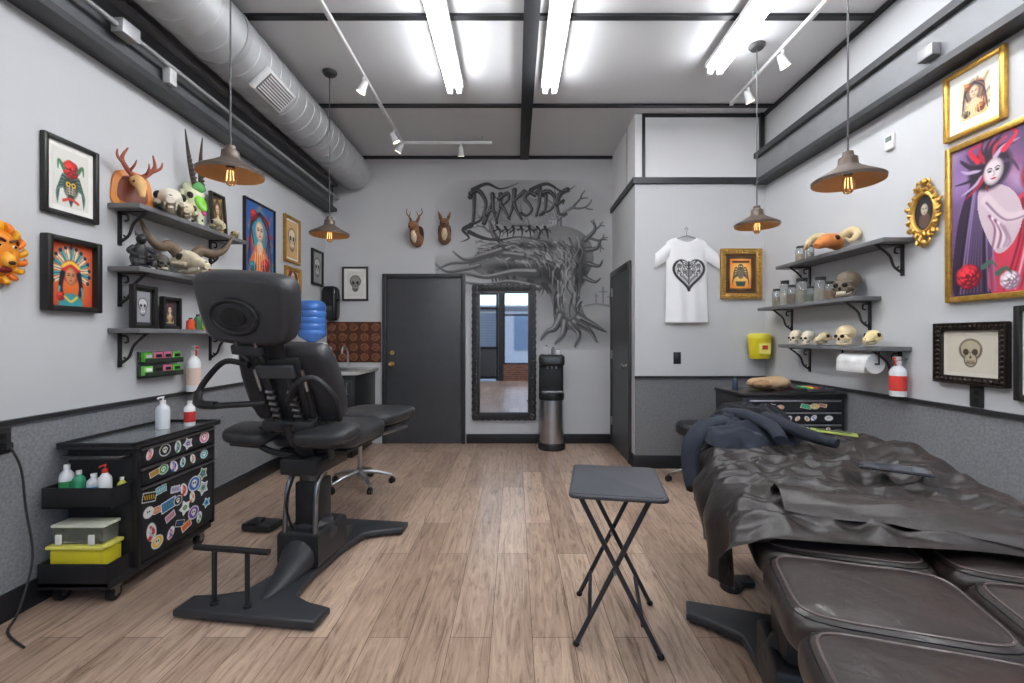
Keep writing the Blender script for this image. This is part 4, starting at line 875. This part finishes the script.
def chair():
    M=T(-1.15,2.6,0)@R(-8,'Z'); b=B('tattoo_chair',M); C=(40,41,44); G=(64,65,69); LT=(49,49,52)
    base_shape(b,(50,51,55))
    b.box((0,0,.35),(.13,.16,.3),'satin',(36,37,40),bev=.012); b.box((0,0,.50),(.1,.12,.2),'metal',(120,122,126),bev=.006)
    b.box((0,.02,.6),(.22,.34,.09),'satin',(34,35,38),bev=.015)
    for s_ in (-1,1): b.tube([(s_*.09,-.13,.24),(s_*.085,-.1,.5),(s_*.09,.05,.6)],.014,'metal',(140,142,146),n=10)
    b.tube([(-.03,-.11,.2),(-.06,-.16,.4),(-.02,-.12,.6)],.007,'satin',(20,20,20),n=8)
    pad=lambda c,s,r=(0,0,0),m='leather',col=LT,e=.35: b.se(c,s,m,col,rot=r,e1=.55,e2=e,nu=40,nv=16)
    b.box((0,.24,.655),(.4,.52,.025),'satin',C,bev=.008); pad((0,.2,.725),(.52,.52,.13))
    b.box((0,.72,.64),(.12,.5,.03),'satin',C,bev=.008); b.box((0,.78,.675),(.4,.44,.02),'satin',C,bev=.008); pad((0,.77,.735),(.5,.58,.11),(-2,0,0)); 
    b.tube([(-.18,.5,.65),(-.18,.95,.62),(.18,.95,.62),(.18,.5,.65)],.012,'metal',(150,150,154),n=10,smooth=False)
    b.se((.20,-.2,.80),(.34,.24,.09),'leather',LT,rot=(8,-4,-10),e1=.6,e2=.7,nu=36,nv=14); b.box((.2,-.2,.755),(.22,.14,.02),'satin',C,rot=(8,-4,-10),bev=.006)
    b.se((-.29,-.12,.775),(.26,.26,.085),'leather',LT,rot=(6,6,10),e1=.6,e2=.7,nu=36,nv=14); b.box((-.29,-.12,.73),(.16,.16,.02),'satin',C,rot=(6,6,10),bev=.006)
    b.tube([(.2,-.19,.75),(.2,-.16,.68),(.08,-.05,.63)],.018,'satin',C); b.tube([(-.29,-.1,.72),(-.22,-.06,.66),(-.08,-.02,.63)],.018,'satin',C)
    Mb=T(0,-.17,1.07)@R(24,'X')
    out=[(-.25,-.19),(-.27,.0),(-.24,.19),(-.15,.225),(.15,.225),(.24,.19),(.27,.0),(.25,-.19),(.15,-.225),(-.15,-.225)]
    b.prism(out,.11,'leather',LT,Mb@T(0,.04,0)@R(90,'X'),bev=.04,round_=3,seg=4)
    b.M=M@Mb
    b.box((0,-.085,-.02),(.24,.03,.40),'satin',C,bev=.012); 
    for s_ in (-1,1):
        b.box((s_*.06,-.11,-.08),(.035,.04,.36),'satin',(34,35,38),bev=.006)
        for i in range(7): b.box((s_*.06,-.13,-.2+i*.035),(.045,.02,.012),'metal',(150,150,154),rot=(25,0,0),bev=.002)
        b.cyl((s_*.13,-.1,-.26),(s_*.13,-.1,.0),.016,'satin',(30,30,32)); b.cyl((s_*.13,-.1,.0),(s_*.13,-.1,.12),.009,'metal',(200,200,204))
        b.cyl((s_*.1,-.1,-.18),(s_*.15,-.1,-.18),.024,'satin',C,n=16)
    b.box((0,-.1,-.22),(.36,.05,.05),'satin',C,bev=.01); b.cyl((-.2,-.1,-.22),(.2,-.1,-.22),.02,'metal',(110,110,114))
    b.box((0,-.12,.12),(.2,.03,.07),'satin',G,bev=.01)
    b.box((0,-.08,.24),(.1,.025,.2),'satin',C,bev=.008)
    b.M=M
    b.tube([(0,-.23,.86),(0,-.16,.76),(0,-.05,.64)],[.035,.04,.04],'satin',C,n=14)
    b.box((-.0,-.2,.84),(.30,.08,.06),'satin',(36,37,40),bev=.015)
    b.tube([(-.16,-.31,1.16),(-.30,-.30,1.18),(-.40,-.30,1.10),(-.44,-.32,1.01),(-.36,-.36,.96),(-.22,-.36,.965),(-.08,-.3,.97)],.015,'satin',(30,30,33),n=12)
    b.tube([(-.44,-.32,1.02),(-.40,-.36,.968),(-.30,-.365,.962)],.021,'satin',(26,26,28),n=12)
    b.tube([(.05,-.3,.98),(.14,-.36,1.08),(.22,-.34,1.10),(.30,-.3,1.0),(.28,-.22,.88)],.015,'satin',(30,30,33),n=12)
    Mh=T(-.07,-.44,1.43)@R(17,'X')@R(5,'Y'); b.M=M@Mh
    ho=[(-.235,.06),(-.235,.15),(-.16,.18),(.0,.185),(.17,.178),(.24,.14),(.245,.04),(.225,-.08),(.17,-.155),(.0,-.17),(-.17,-.155),(-.22,-.08)]
    b.prism(ho,.14,'leather',LT,T(0,.09,0)@R(90,'X'),bev=.04,round_=3,seg=5)
    b.tube([(-.03+.115*math.cos(t),-.052,-.02+.08*math.sin(t)) for t in np.linspace(0,2*pi,37)],.014,'satin',(28,28,31),n=10,k=1)
    b.prism([(.11*math.cos(t),.076*math.sin(t)) for t in np.linspace(0,2*pi,37)[:-1]],.012,'leather',(32,32,35),T(-.03,-.047,-.02)@R(90,'X'),bev=.003)
    b.prism([(.065*math.cos(t),.045*math.sin(t)) for t in np.linspace(0,2*pi,37)[:-1]],.01,'matte',(16,16,17),T(-.03,-.056,-.02)@R(90,'X'),bev=.003)
    for s_ in (-1,1): b.tube([(s_*.05,-.04,-.14),(s_*.05,-.02,-.2),(s_*.045,.02,-.26)],.013,'metal',(120,120,124),n=10)
    b.box((0,-.03,-.19),(.16,.035,.05),'satin',C,bev=.01)
    b.M=M
    for x in (-.19,-.02): b.cyl((x,-.5,.05),(x,-.5,.31),.011,'satin',(34,34,37),n=12); b.cyl((x,-.5,.05),(x,-.5,.065),.02,'satin',(34,34,37),n=12)
    b.cyl((-.29,-.5,.315),(.09,-.5,.315),.014,'satin',(28,28,30),n=14)
    b.done()
    b=B('foot_pedal'); b.box((-1.72,3.1,.03),(.22,.14,.05),'satin',(44,44,47),rot=(0,0,-10),bev=.015); b.box((-1.75,3.08,.06),(.07,.09,.02),'satin',(28,28,30),rot=(8,0,-10),bev=.006); b.done()
chair()

def star_base(b,z0=.0,h=.42,r=.28,C=(170,172,176)):
    for i in range(5):
        a=2*pi*i/5+.3; x,y=r*math.cos(a),r*math.sin(a)
        b.tube([(0,0,.13),(x*.5,y*.5,.115),(x,y,.075)],[.022,.018,.013],'metal',C,n=10)
        b.cyl((x,y,.075),(x,y,.055),.008,'metal',C,n=8)
        ca,sa=math.cos(a+1),math.sin(a+1)
        for q in (-1,1): b.cyl((x+ca*.006*q,y+sa*.006*q,.027),(x+ca*.018*q,y+sa*.018*q,.027),.026,'satin',(34,34,36),n=16)
        b.se((x,y,.05),(.035,.035,.03),'satin',(40,40,42),nu=10,nv=8)
    b.cyl((0,0,.09),(0,0,.17),.03,'metal',C); b.cyl((0,0,.17),(0,0,h),.018,'metal',(200,202,205)); b.lathe([(.05,0),(.05,.02),(.03,.03)],(0,0,h-.03),'satin',(40,40,42),n=16)
def stools():
    b=B('rolling_stool',T(-1.36,4.0,0)); star_base(b,h=.46,r=.27); b.lathe([(0,0),(.17,0),(.185,.02),(.185,.06),(.165,.08),(.08,.088),(0,.088)],(0,0,.45),'leather',(50,50,54),n=36); b.done()
    b=B('rolling_stool',T(1.63,4.05,0)); star_base(b,h=.44,r=.25,C=(120,120,124)); b.lathe([(0,0),(.17,0),(.19,.02),(.19,.08),(.17,.105),(.08,.113),(0,.113)],(0,0,.44),'leather',(44,44,48),n=36)
    b.done()
stools()

def tray_table():
    M=T(.455,2.055,0)@R(-10,'Z'); b=B('folding_tray_table',M); C=(46,46,52)
    w,d=.40,.46
    rr=[]; 
    for (sx,sy,a0) in ((1,1,0),(-1,1,90),(-1,-1,180),(1,-1,270)):
        for k in range(5): a=math.radians(a0+k*22.5); rr.append((sx*(w/2-.03)+.03*math.cos(a),sy*(d/2-.03)+.03*math.sin(a)))
    b.prism(rr,.018,'satin',(60,61,67),T(0,0,.642),bev=.006)
    b.prism([(x*.94,y*.945) for x,y in rr],.004,'leather',(72,73,79),T(0,0,.6585),bev=.001)
    for y in (-.19,.19):
        b.tube([(-.15,y,.635),(.17,y+.0,.012)],.0105,'satin',C,n=12,smooth=False); b.tube([(.13,y+.022,.635),(-.17,y+.022,.012)],.0105,'satin',C,n=12,smooth=False)
        b.cyl((-.012,y-.014,.335),(-.012,y+.036,.335),.006,'metal',(150,150,150),n=8)
        for x,yy in ((.17,y),(-.17,y+.022)): b.se((x,yy,.012),(.03,.03,.024),'matte',(20,20,22),nu=10,nv=8)
    for x,z,dy in ((-.15,.63,0),(.13,.63,.022),(.1,.13,0),(-.115,.13,.022)): b.cyl((x,-.19+dy,z),(x,.19+dy,z),.009,'satin',C,n=10)
    b.done()
tray_table()

# ---------------------------------------------------------------- tattoo bed (right)
TH=18
BM=T(1.22,1.7,0)@R(-TH,'Z')
def bed():
    b=B('tattoo_bed',T(.98,1.54,0)@R(-TH,'Z')); base_shape(b,(58,59,63)); b.box((0,0,.38),(.17,.22,.36),'satin',(42,43,46),bev=.03)
    b.M=BM; C=(40,40,43); LT=(46,38,36)
    b.box((-.1,-.1,.56),(.3,.9,.1),'satin',C,bev=.02)
    b.box((0,-.2,.655),(.7,1.7,.03),'satin',C,bev=.006)
    b.box((0,.2,.70),(.74,1.1,.07),'bedleather',LT,bev=.03,seg=3)
    def cushion(x0,x1,y0,y1):
        cx,cy=(x0+x1)/2,(y0+y1)/2; A,Bb,H=(x1-x0)/2,(y1-y0)/2,.062; e1,e2=.66,.26
        b.se((cx,cy,.710),(2*A,2*Bb,2*H),'bedleather',LT,e1=e1,e2=e2,nu=88,nv=32,fn=lambda q:Vector((q.x,q.y,q.z*(1+.05*noise.noise(Vector(((q.x+cx)*24,(q.y+cy)*10,3)))))))
        def top(x,y):
            w=(abs(x/A)**(2/e2)+abs(y/Bb)**(2/e2))**(e2/2); w=min(w,.999)
            return .710+H*(1-w**(2/e1))**(e1/2)
        for k in (.87,.93):
            pts=[]
            N_=14
            for i in range(N_): pts.append((-1+2*i/N_,-1))
            for i in range(N_): pts.append((1,-1+2*i/N_))
            for i in range(N_): pts.append((1-2*i/N_,1))
            for i in range(N_+1): pts.append((-1,1-2*i/N_))
            P=[]
            for u,v in pts:
                m_=max(.0001,(abs(u)**(2/.3)+abs(v)**(2/.3))**(.15)); x,y=u/m_*A*k,v/m_*Bb*k; P.append((cx+x,cy+y,top(x,y)+.001))
            b.tube(P,.0026,'bedleather',(96,84,80) if k<.9 else (22,18,18),n=5,k=1)
    for y0,y1 in ((-1.30,-.99),(-.985,-.68),(-.675,-.36)):
        cushion(-.40,.0,y0,y1); cushion(.003,.405,y0,y1)
    b.done()
    b=B('black_drape_cover',BM)
    def fn(u,v):
        a=(2*u-1)*.64; y=-.66+1.62*v
        x=a; w=.42
        y+= (1-v)*(.03*math.sin(a*7+1)+.03*noise.noise(Vector((a*3,0,3))))
        h=.792-.012*max(0,min(1,(y-.3)/.4))
        if y>.86: h-= (y-.86)*2.2
        hang=abs(a)-w
        q=Vector((a*3.2,y*3.2,0)); n1=noise.noise(q*1.2+Vector((3,1,0))); n2=noise.noise(Vector((a*2.5+y*5,y*3-a*6,2))); n3=noise.noise(Vector((a*12,y*12,5)))
        ridge=(1-abs(n2)*3.4); ridge2=1-abs(noise.noise(Vector((a*8-y*3,y*9+a*2,9))))*3.6; ridge3=1-abs(noise.noise(Vector((a*5+y*18,y*4,1))))*3.2
        dz=.013*n1+.015*ridge+.010*ridge2+.008*ridge3+.003*n3
        dz+=.05*math.exp(-((a-.3)/.12)**2-((y-.30)/.2)**2)
        if v<.03: dz*=v/.03
        if hang<=0:
            e=max(0,1-(-hang)/.06); return (x,y,h+dz-.02*e*e)
        s_=1 if a>0 else -1; f=min(1,hang/.1)
        x=s_*(w+.025*math.sin(min(hang,.05)/.05*pi/2)+f*.028*math.sin(y*17+3*n1)+f*.03*n2+f*.02)
        kk=(1.15+.3*n1)*min(1,.5+v*4)
        return (x,y+f*.03*n1,h+dz*(1-f)-.02-hang*kk)
    b.grid(fn,190,240,'drape',(42,37,36))
    def fl(u,v):
        a=-.30+.62*u; y=-.50+.19*v-.12*u
        n1=noise.noise(Vector((a*6,y*9,4))); r=1-abs(noise.noise(Vector((a*3,y*16,1))))*3
        return (a,y,.822+.012*n1+.010*r+.014*math.sin(pi*v)-.026*(abs(2*v-1)**4))
    b.grid(fl,80,30,'drape',(48,42,40)); b.done(70)
    b=B('draped_hoodie',BM); N=(40,45,56); K=(28,28,32)
    def hs(cx,cy,wx,wy,zt,seed,col,rot=0,nn=80):
        ca,sa=math.cos(math.radians(rot)),math.sin(math.radians(rot))
        def f(u,v):
            s,t=2*u-1,2*v-1; mx=max(abs(s),abs(t))
            if mx>1e-5:
                m=math.hypot(s,t)/mx; s/=m;t/=m
            rr=math.hypot(s,t)
            edge=1+.16*noise.noise(Vector((s*2.2,t*2.2,seed))); x=s*wx*edge;y=t*wy*edge
            q=Vector((x*8,y*8,seed)); rid=1-abs(noise.noise(q))*3; rid2=1-abs(noise.noise(Vector((x*16+y*6,y*16,seed+4))))*3
            z=zt*(1-rr**3.2)+(.026*rid+.014*rid2)*(1-rr**6)+.02*noise.noise(q*.6)
            return (cx+x*ca-y*sa,cy+x*sa+y*ca,.808+max(z,-.02))
        b.grid(f,nn,nn,'cloth',col)
    hs(-.22,.58,.26,.24,.085,3,N,20,100); hs(-.20,.70,.24,.14,.11,8,K,-10); hs(-.32,.40,.15,.18,.06,12,N,40,60)
    b.tube([(-.34,.5,.88),(-.44,.42,.86),(-.50,.36,.79),(-.51,.34,.69),(-.50,.30,.60)],[.05,.056,.052,.048,.04],'cloth',N,n=20,flat=.6)
    b.tube([(-.16,.52,.91),(-.08,.42,.885),(.0,.36,.86),(.08,.30,.845)],[.042,.042,.038,.03],'cloth',(34,37,46),n=18,flat=.7)
    b.tube([(-.32,.6,.91),(-.25,.48,.92),(-.16,.38,.89),(-.14,.28,.85)],[.038,.042,.038,.03],'cloth',N,n=18,flat=.7)
    b.done(60)
    b=B('tablet',BM); b.box((.13,-.08,.846),(.20,.1,.008),'gloss',(30,32,36),rot=(0,0,-16),bev=.003); b.box((.13,-.08,.8505),(.17,.082,.001),'gloss',(52,58,72),rot=(0,0,-16)); b.done()
    b=B('paper_packet',BM); b.box((.2,.74,.815),(.2,.07,.008),'paint',(170,184,90),rot=(0,3,-14),bev=.002); b.box((.2,.74,.8205),(.15,.03,.001),'paint',(60,70,50),rot=(0,3,-14)); b.done()
    b=B('foot_control'); b.lathe([(0,0),(.05,0),(.055,.01),(.05,.03),(.02,.04),(0,.04)],(1.12,2.36,.001),'satin',(40,40,43),n=24); b.box((1.2,2.4,.02),(.1,.08,.03),'satin',(36,36,39),bev=.008); b.done()
bed()

def chest():
    b=B('tool_chest'); K=(36,36,39); x0,x1,y0,y1=1.70,2.465,3.4,3.86
    b.bx(x0,x1,y0,y1,.10,.86,'satin',K,.01); b.bx(x0-.01,x1+.01,y0-.012,y1,.862,.885,'satin',(28,28,30),.006)
    z=.845; i=0
    for h in (.09,.09,.09,.09,.12,.12,.12):
        b.box(((x0+x1)/2,y0-.006,z-h/2),(x1-x0-.05,.014,h-.008),'satin',(40,40,44),bev=.003); b.box(((x0+x1)/2,y0-.02,z-.012),(x1-x0-.09,.018,.012),'metal',(225,227,230),bev=.003)
        if i in (0,1,2): 
            c=sticker_canvas(90,12,6,seed=20+i,smin=4,smax=6,n=2); b.canvas(c,.6,h-.034,T(x0+.37,y0-.0137,z-h/2-.008)@R(90,'X'))
        z-=h; i+=1
    for x in (x0+.07,x1-.07):
        for y in (y0+.07,y1-.07): b.cyl((x-.015,y,.045),(x+.015,y,.045),.045,'satin',(26,26,28),n=18); b.box((x,y,.09),(.05,.06,.02),'metal',(150,150,152))
    b.done()
    b=B('crumpled_paper_bag'); b.blob((2.02,3.62,.945),(.34,.2,.09),'matte',(186,156,122),.018,14,4); b.blob((1.93,3.56,.94),(.14,.12,.06),'matte',(150,116,84),.012,20,7); b.done(60)
    b=B('surgical_tray'); b.box((2.33,3.6,.891),(.2,.28,.008),'metal',(190,192,196),bev=.003); 
    for q in (-1,1): b.box((2.33+q*.1,3.6,.902),(.006,.28,.022),'metal',(190,192,196)); b.box((2.33,3.6+q*.14,.902),(.2,.006,.022),'metal',(190,192,196))
    for i in range(4): b.cyl((2.27+i*.04,3.52,.91),(2.27+i*.04,3.66,.91),.008,'gloss',((60,160,90),(210,200,60),(200,70,60),(60,60,64))[i],n=10)
    b.done()
    bottle('ink_bottle',2.2,3.74,.886,.02,.09,(200,60,60),cap=(40,40,40)); bottle('ink_bottle',1.8,3.72,.886,.022,.11,(60,70,90),cap=(40,40,40))
chest()

def corner():
    b=B('counter_cabinet'); b.bx(XL+.025,-1.72,4.88,YB-.025,.08,.90,'satin',(36,37,40),.004); b.bx(XL+.06,-1.76,4.93,YB-.03,0.001,.08,'satin',(26,26,28))
    b.bx(XL+.031,-1.68,4.84,YB-.023,.90,.94,'gloss',(180,180,178),.006)
    for x0,x1 in ((-2.31,-2.03),(-2.02,-1.74)): b.box(((x0+x1)/2,4.872,.48),(x1-x0-.01,.018,.72),'satin',(44,45,48),bev=.004); b.tube([(x1-.05,4.862,.7),(x1-.05,4.835,.7),(x1-.05,4.835,.82),(x1-.05,4.862,.82)],.005,'metal',(180,180,184),n=8,smooth=False)
    b.tube([(-2.0,5.45,.94),(-2.0,5.45,1.12),(-2.0,5.38,1.2),(-2.0,5.28,1.18),(-2.0,5.26,1.12)],.011,'metal',(200,202,205),n=10); b.bx(-2.2,-1.85,5.0,5.4,.9405,.944,'metal',(170,172,175)); b.done()
    b=B('copper_tile_backsplash'); b.bx(XL+.03,-1.655,YB-.012,YB-.001,1.0,1.5,'copper',(100,62,46))
    for i in range(5):
        for j in range(4):
            x=-2.26+i*.135; z=1.065+j*.123
            b.se((x,YB-.013,z),(.1,.016,.095),'copper',(130,88,66),e1=1,e2=1,nu=16,nv=8); b.tube([(x+.045*math.cos(t),YB-.018,z+.042*math.sin(t)) for t in np.linspace(0,2*pi,13)],.006,'copper',(156,104,78),n=6,k=1)
    b.done()
    b=B('paper_towel_dispenser'); b.se((-2.24,YB-.09,1.72),(.19,.17,.42),'gloss',(30,30,33),e1=.4,e2=.5,nu=30,nv=16); b.box((-2.24,YB-.177,1.66),(.1,.01,.05),'satin',(70,70,74),bev=.004); b.done()
    b=B('water_cooler'); x,y=-1.97,4.42
    b.box((x,y,.62),(.29,.3,1.2),'satin',(238,238,238),bev=.03); b.box((x,y,.01),(.27,.28,.02),'satin',(60,60,60)); b.box((x,y-.153,.95),(.2,.012,.2),'satin',(70,72,76),bev=.01)
    for q in (-1,1): b.box((x+q*.04,y-.175,1.0),(.03,.04,.03),'satin',(200,60,50) if q>0 else (60,100,200),bev=.004)
    b.lathe([(.14,0),(.14,.03),(.11,.045),(0,.045)],(x,y,1.215),'satin',(240,240,240),n=30)
    pr=[(.03,0),(.05,.02),(.115,.06)]
    for i in range(5): pr+=[(.125,.075+i*.062),(.128,.09+i*.062),(.128,.115+i*.062),(.122,.125+i*.062)]
    pr+=[(.118,.385),(.09,.41),(0,.412)]
    b.lathe(pr,(x,y,1.25),'gloss',(70,120,196),n=32); b.done()
    b=B('water_dispenser'); x,y=.43,5.36
    b.lathe([(0,0),(.155,0),(.16,.02),(.16,.06),(.15,.08),(0,.08)],(x,y,0),'satin',(30,30,32),n=36)
    b.lathe([(.14,.08),(.142,.1),(.142,.56),(.14,.58)],(x,y,0),'metal',(200,202,206),n=40)
    b.lathe([(.145,.58),(.15,.6),(.15,.64),(.145,.66),(0,.66)],(x,y,0),'satin',(28,28,30),n=40)
    b.box((x,y+.06,.82),(.28,.17,.34),'satin',(34,34,37),bev=.02); b.box((x,y-.0,1.04),(.29,.28,.13),'satin',(30,30,32),bev=.035,seg=4)
    b.box((x,y-.03,.675),(.24,.2,.02),'metal',(160,162,166),bev=.004); b.box((x,y-.141,1.04),(.18,.008,.07),'gloss',(70,74,80),bev=.004)
    for q in (-1,0,1): b.cyl((x+q*.05,y-.05,.985),(x+q*.05,y-.05,.94),.012,'metal',(190,190,194),n=12)
    b.done()
    for i,(dx,h,c) in enumerate(((-.06,.12,(200,200,204)),(.02,.1,(120,124,130)),(.08,.07,(230,230,230)))): 
        bottle('cup_bottle',.43+dx,5.36,1.106,.025,h,c,cap=(50,50,50))
corner()

# ---------------------------------------------------------------- world / camera
w=bpy.data.worlds.new('World'); scene.world=w; w.use_nodes=True; N=w.node_tree.nodes; bg=N['Background']
sk=N.new('ShaderNodeTexSky'); sk.sky_type='NISHITA'; sk.sun_disc=False; sk.sun_elevation=math.radians(40); sk.sun_rotation=math.radians(60)
w.node_tree.links.new(sk.outputs['Color'],bg.inputs['Color']); bg.inputs['Strength'].default_value=.7

cd=bpy.data.cameras.new('camera'); cam=bpy.data.objects.new('camera',cd); scene.collection.objects.link(cam)
cd.lens=16; cd.sensor_width=36; cd.shift_x=-.0029; cd.shift_y=-.0034; cd.clip_start=.05
cam.location=(0,0,1.3); cam.rotation_euler=(pi/2,0,0); scene.camera=cam
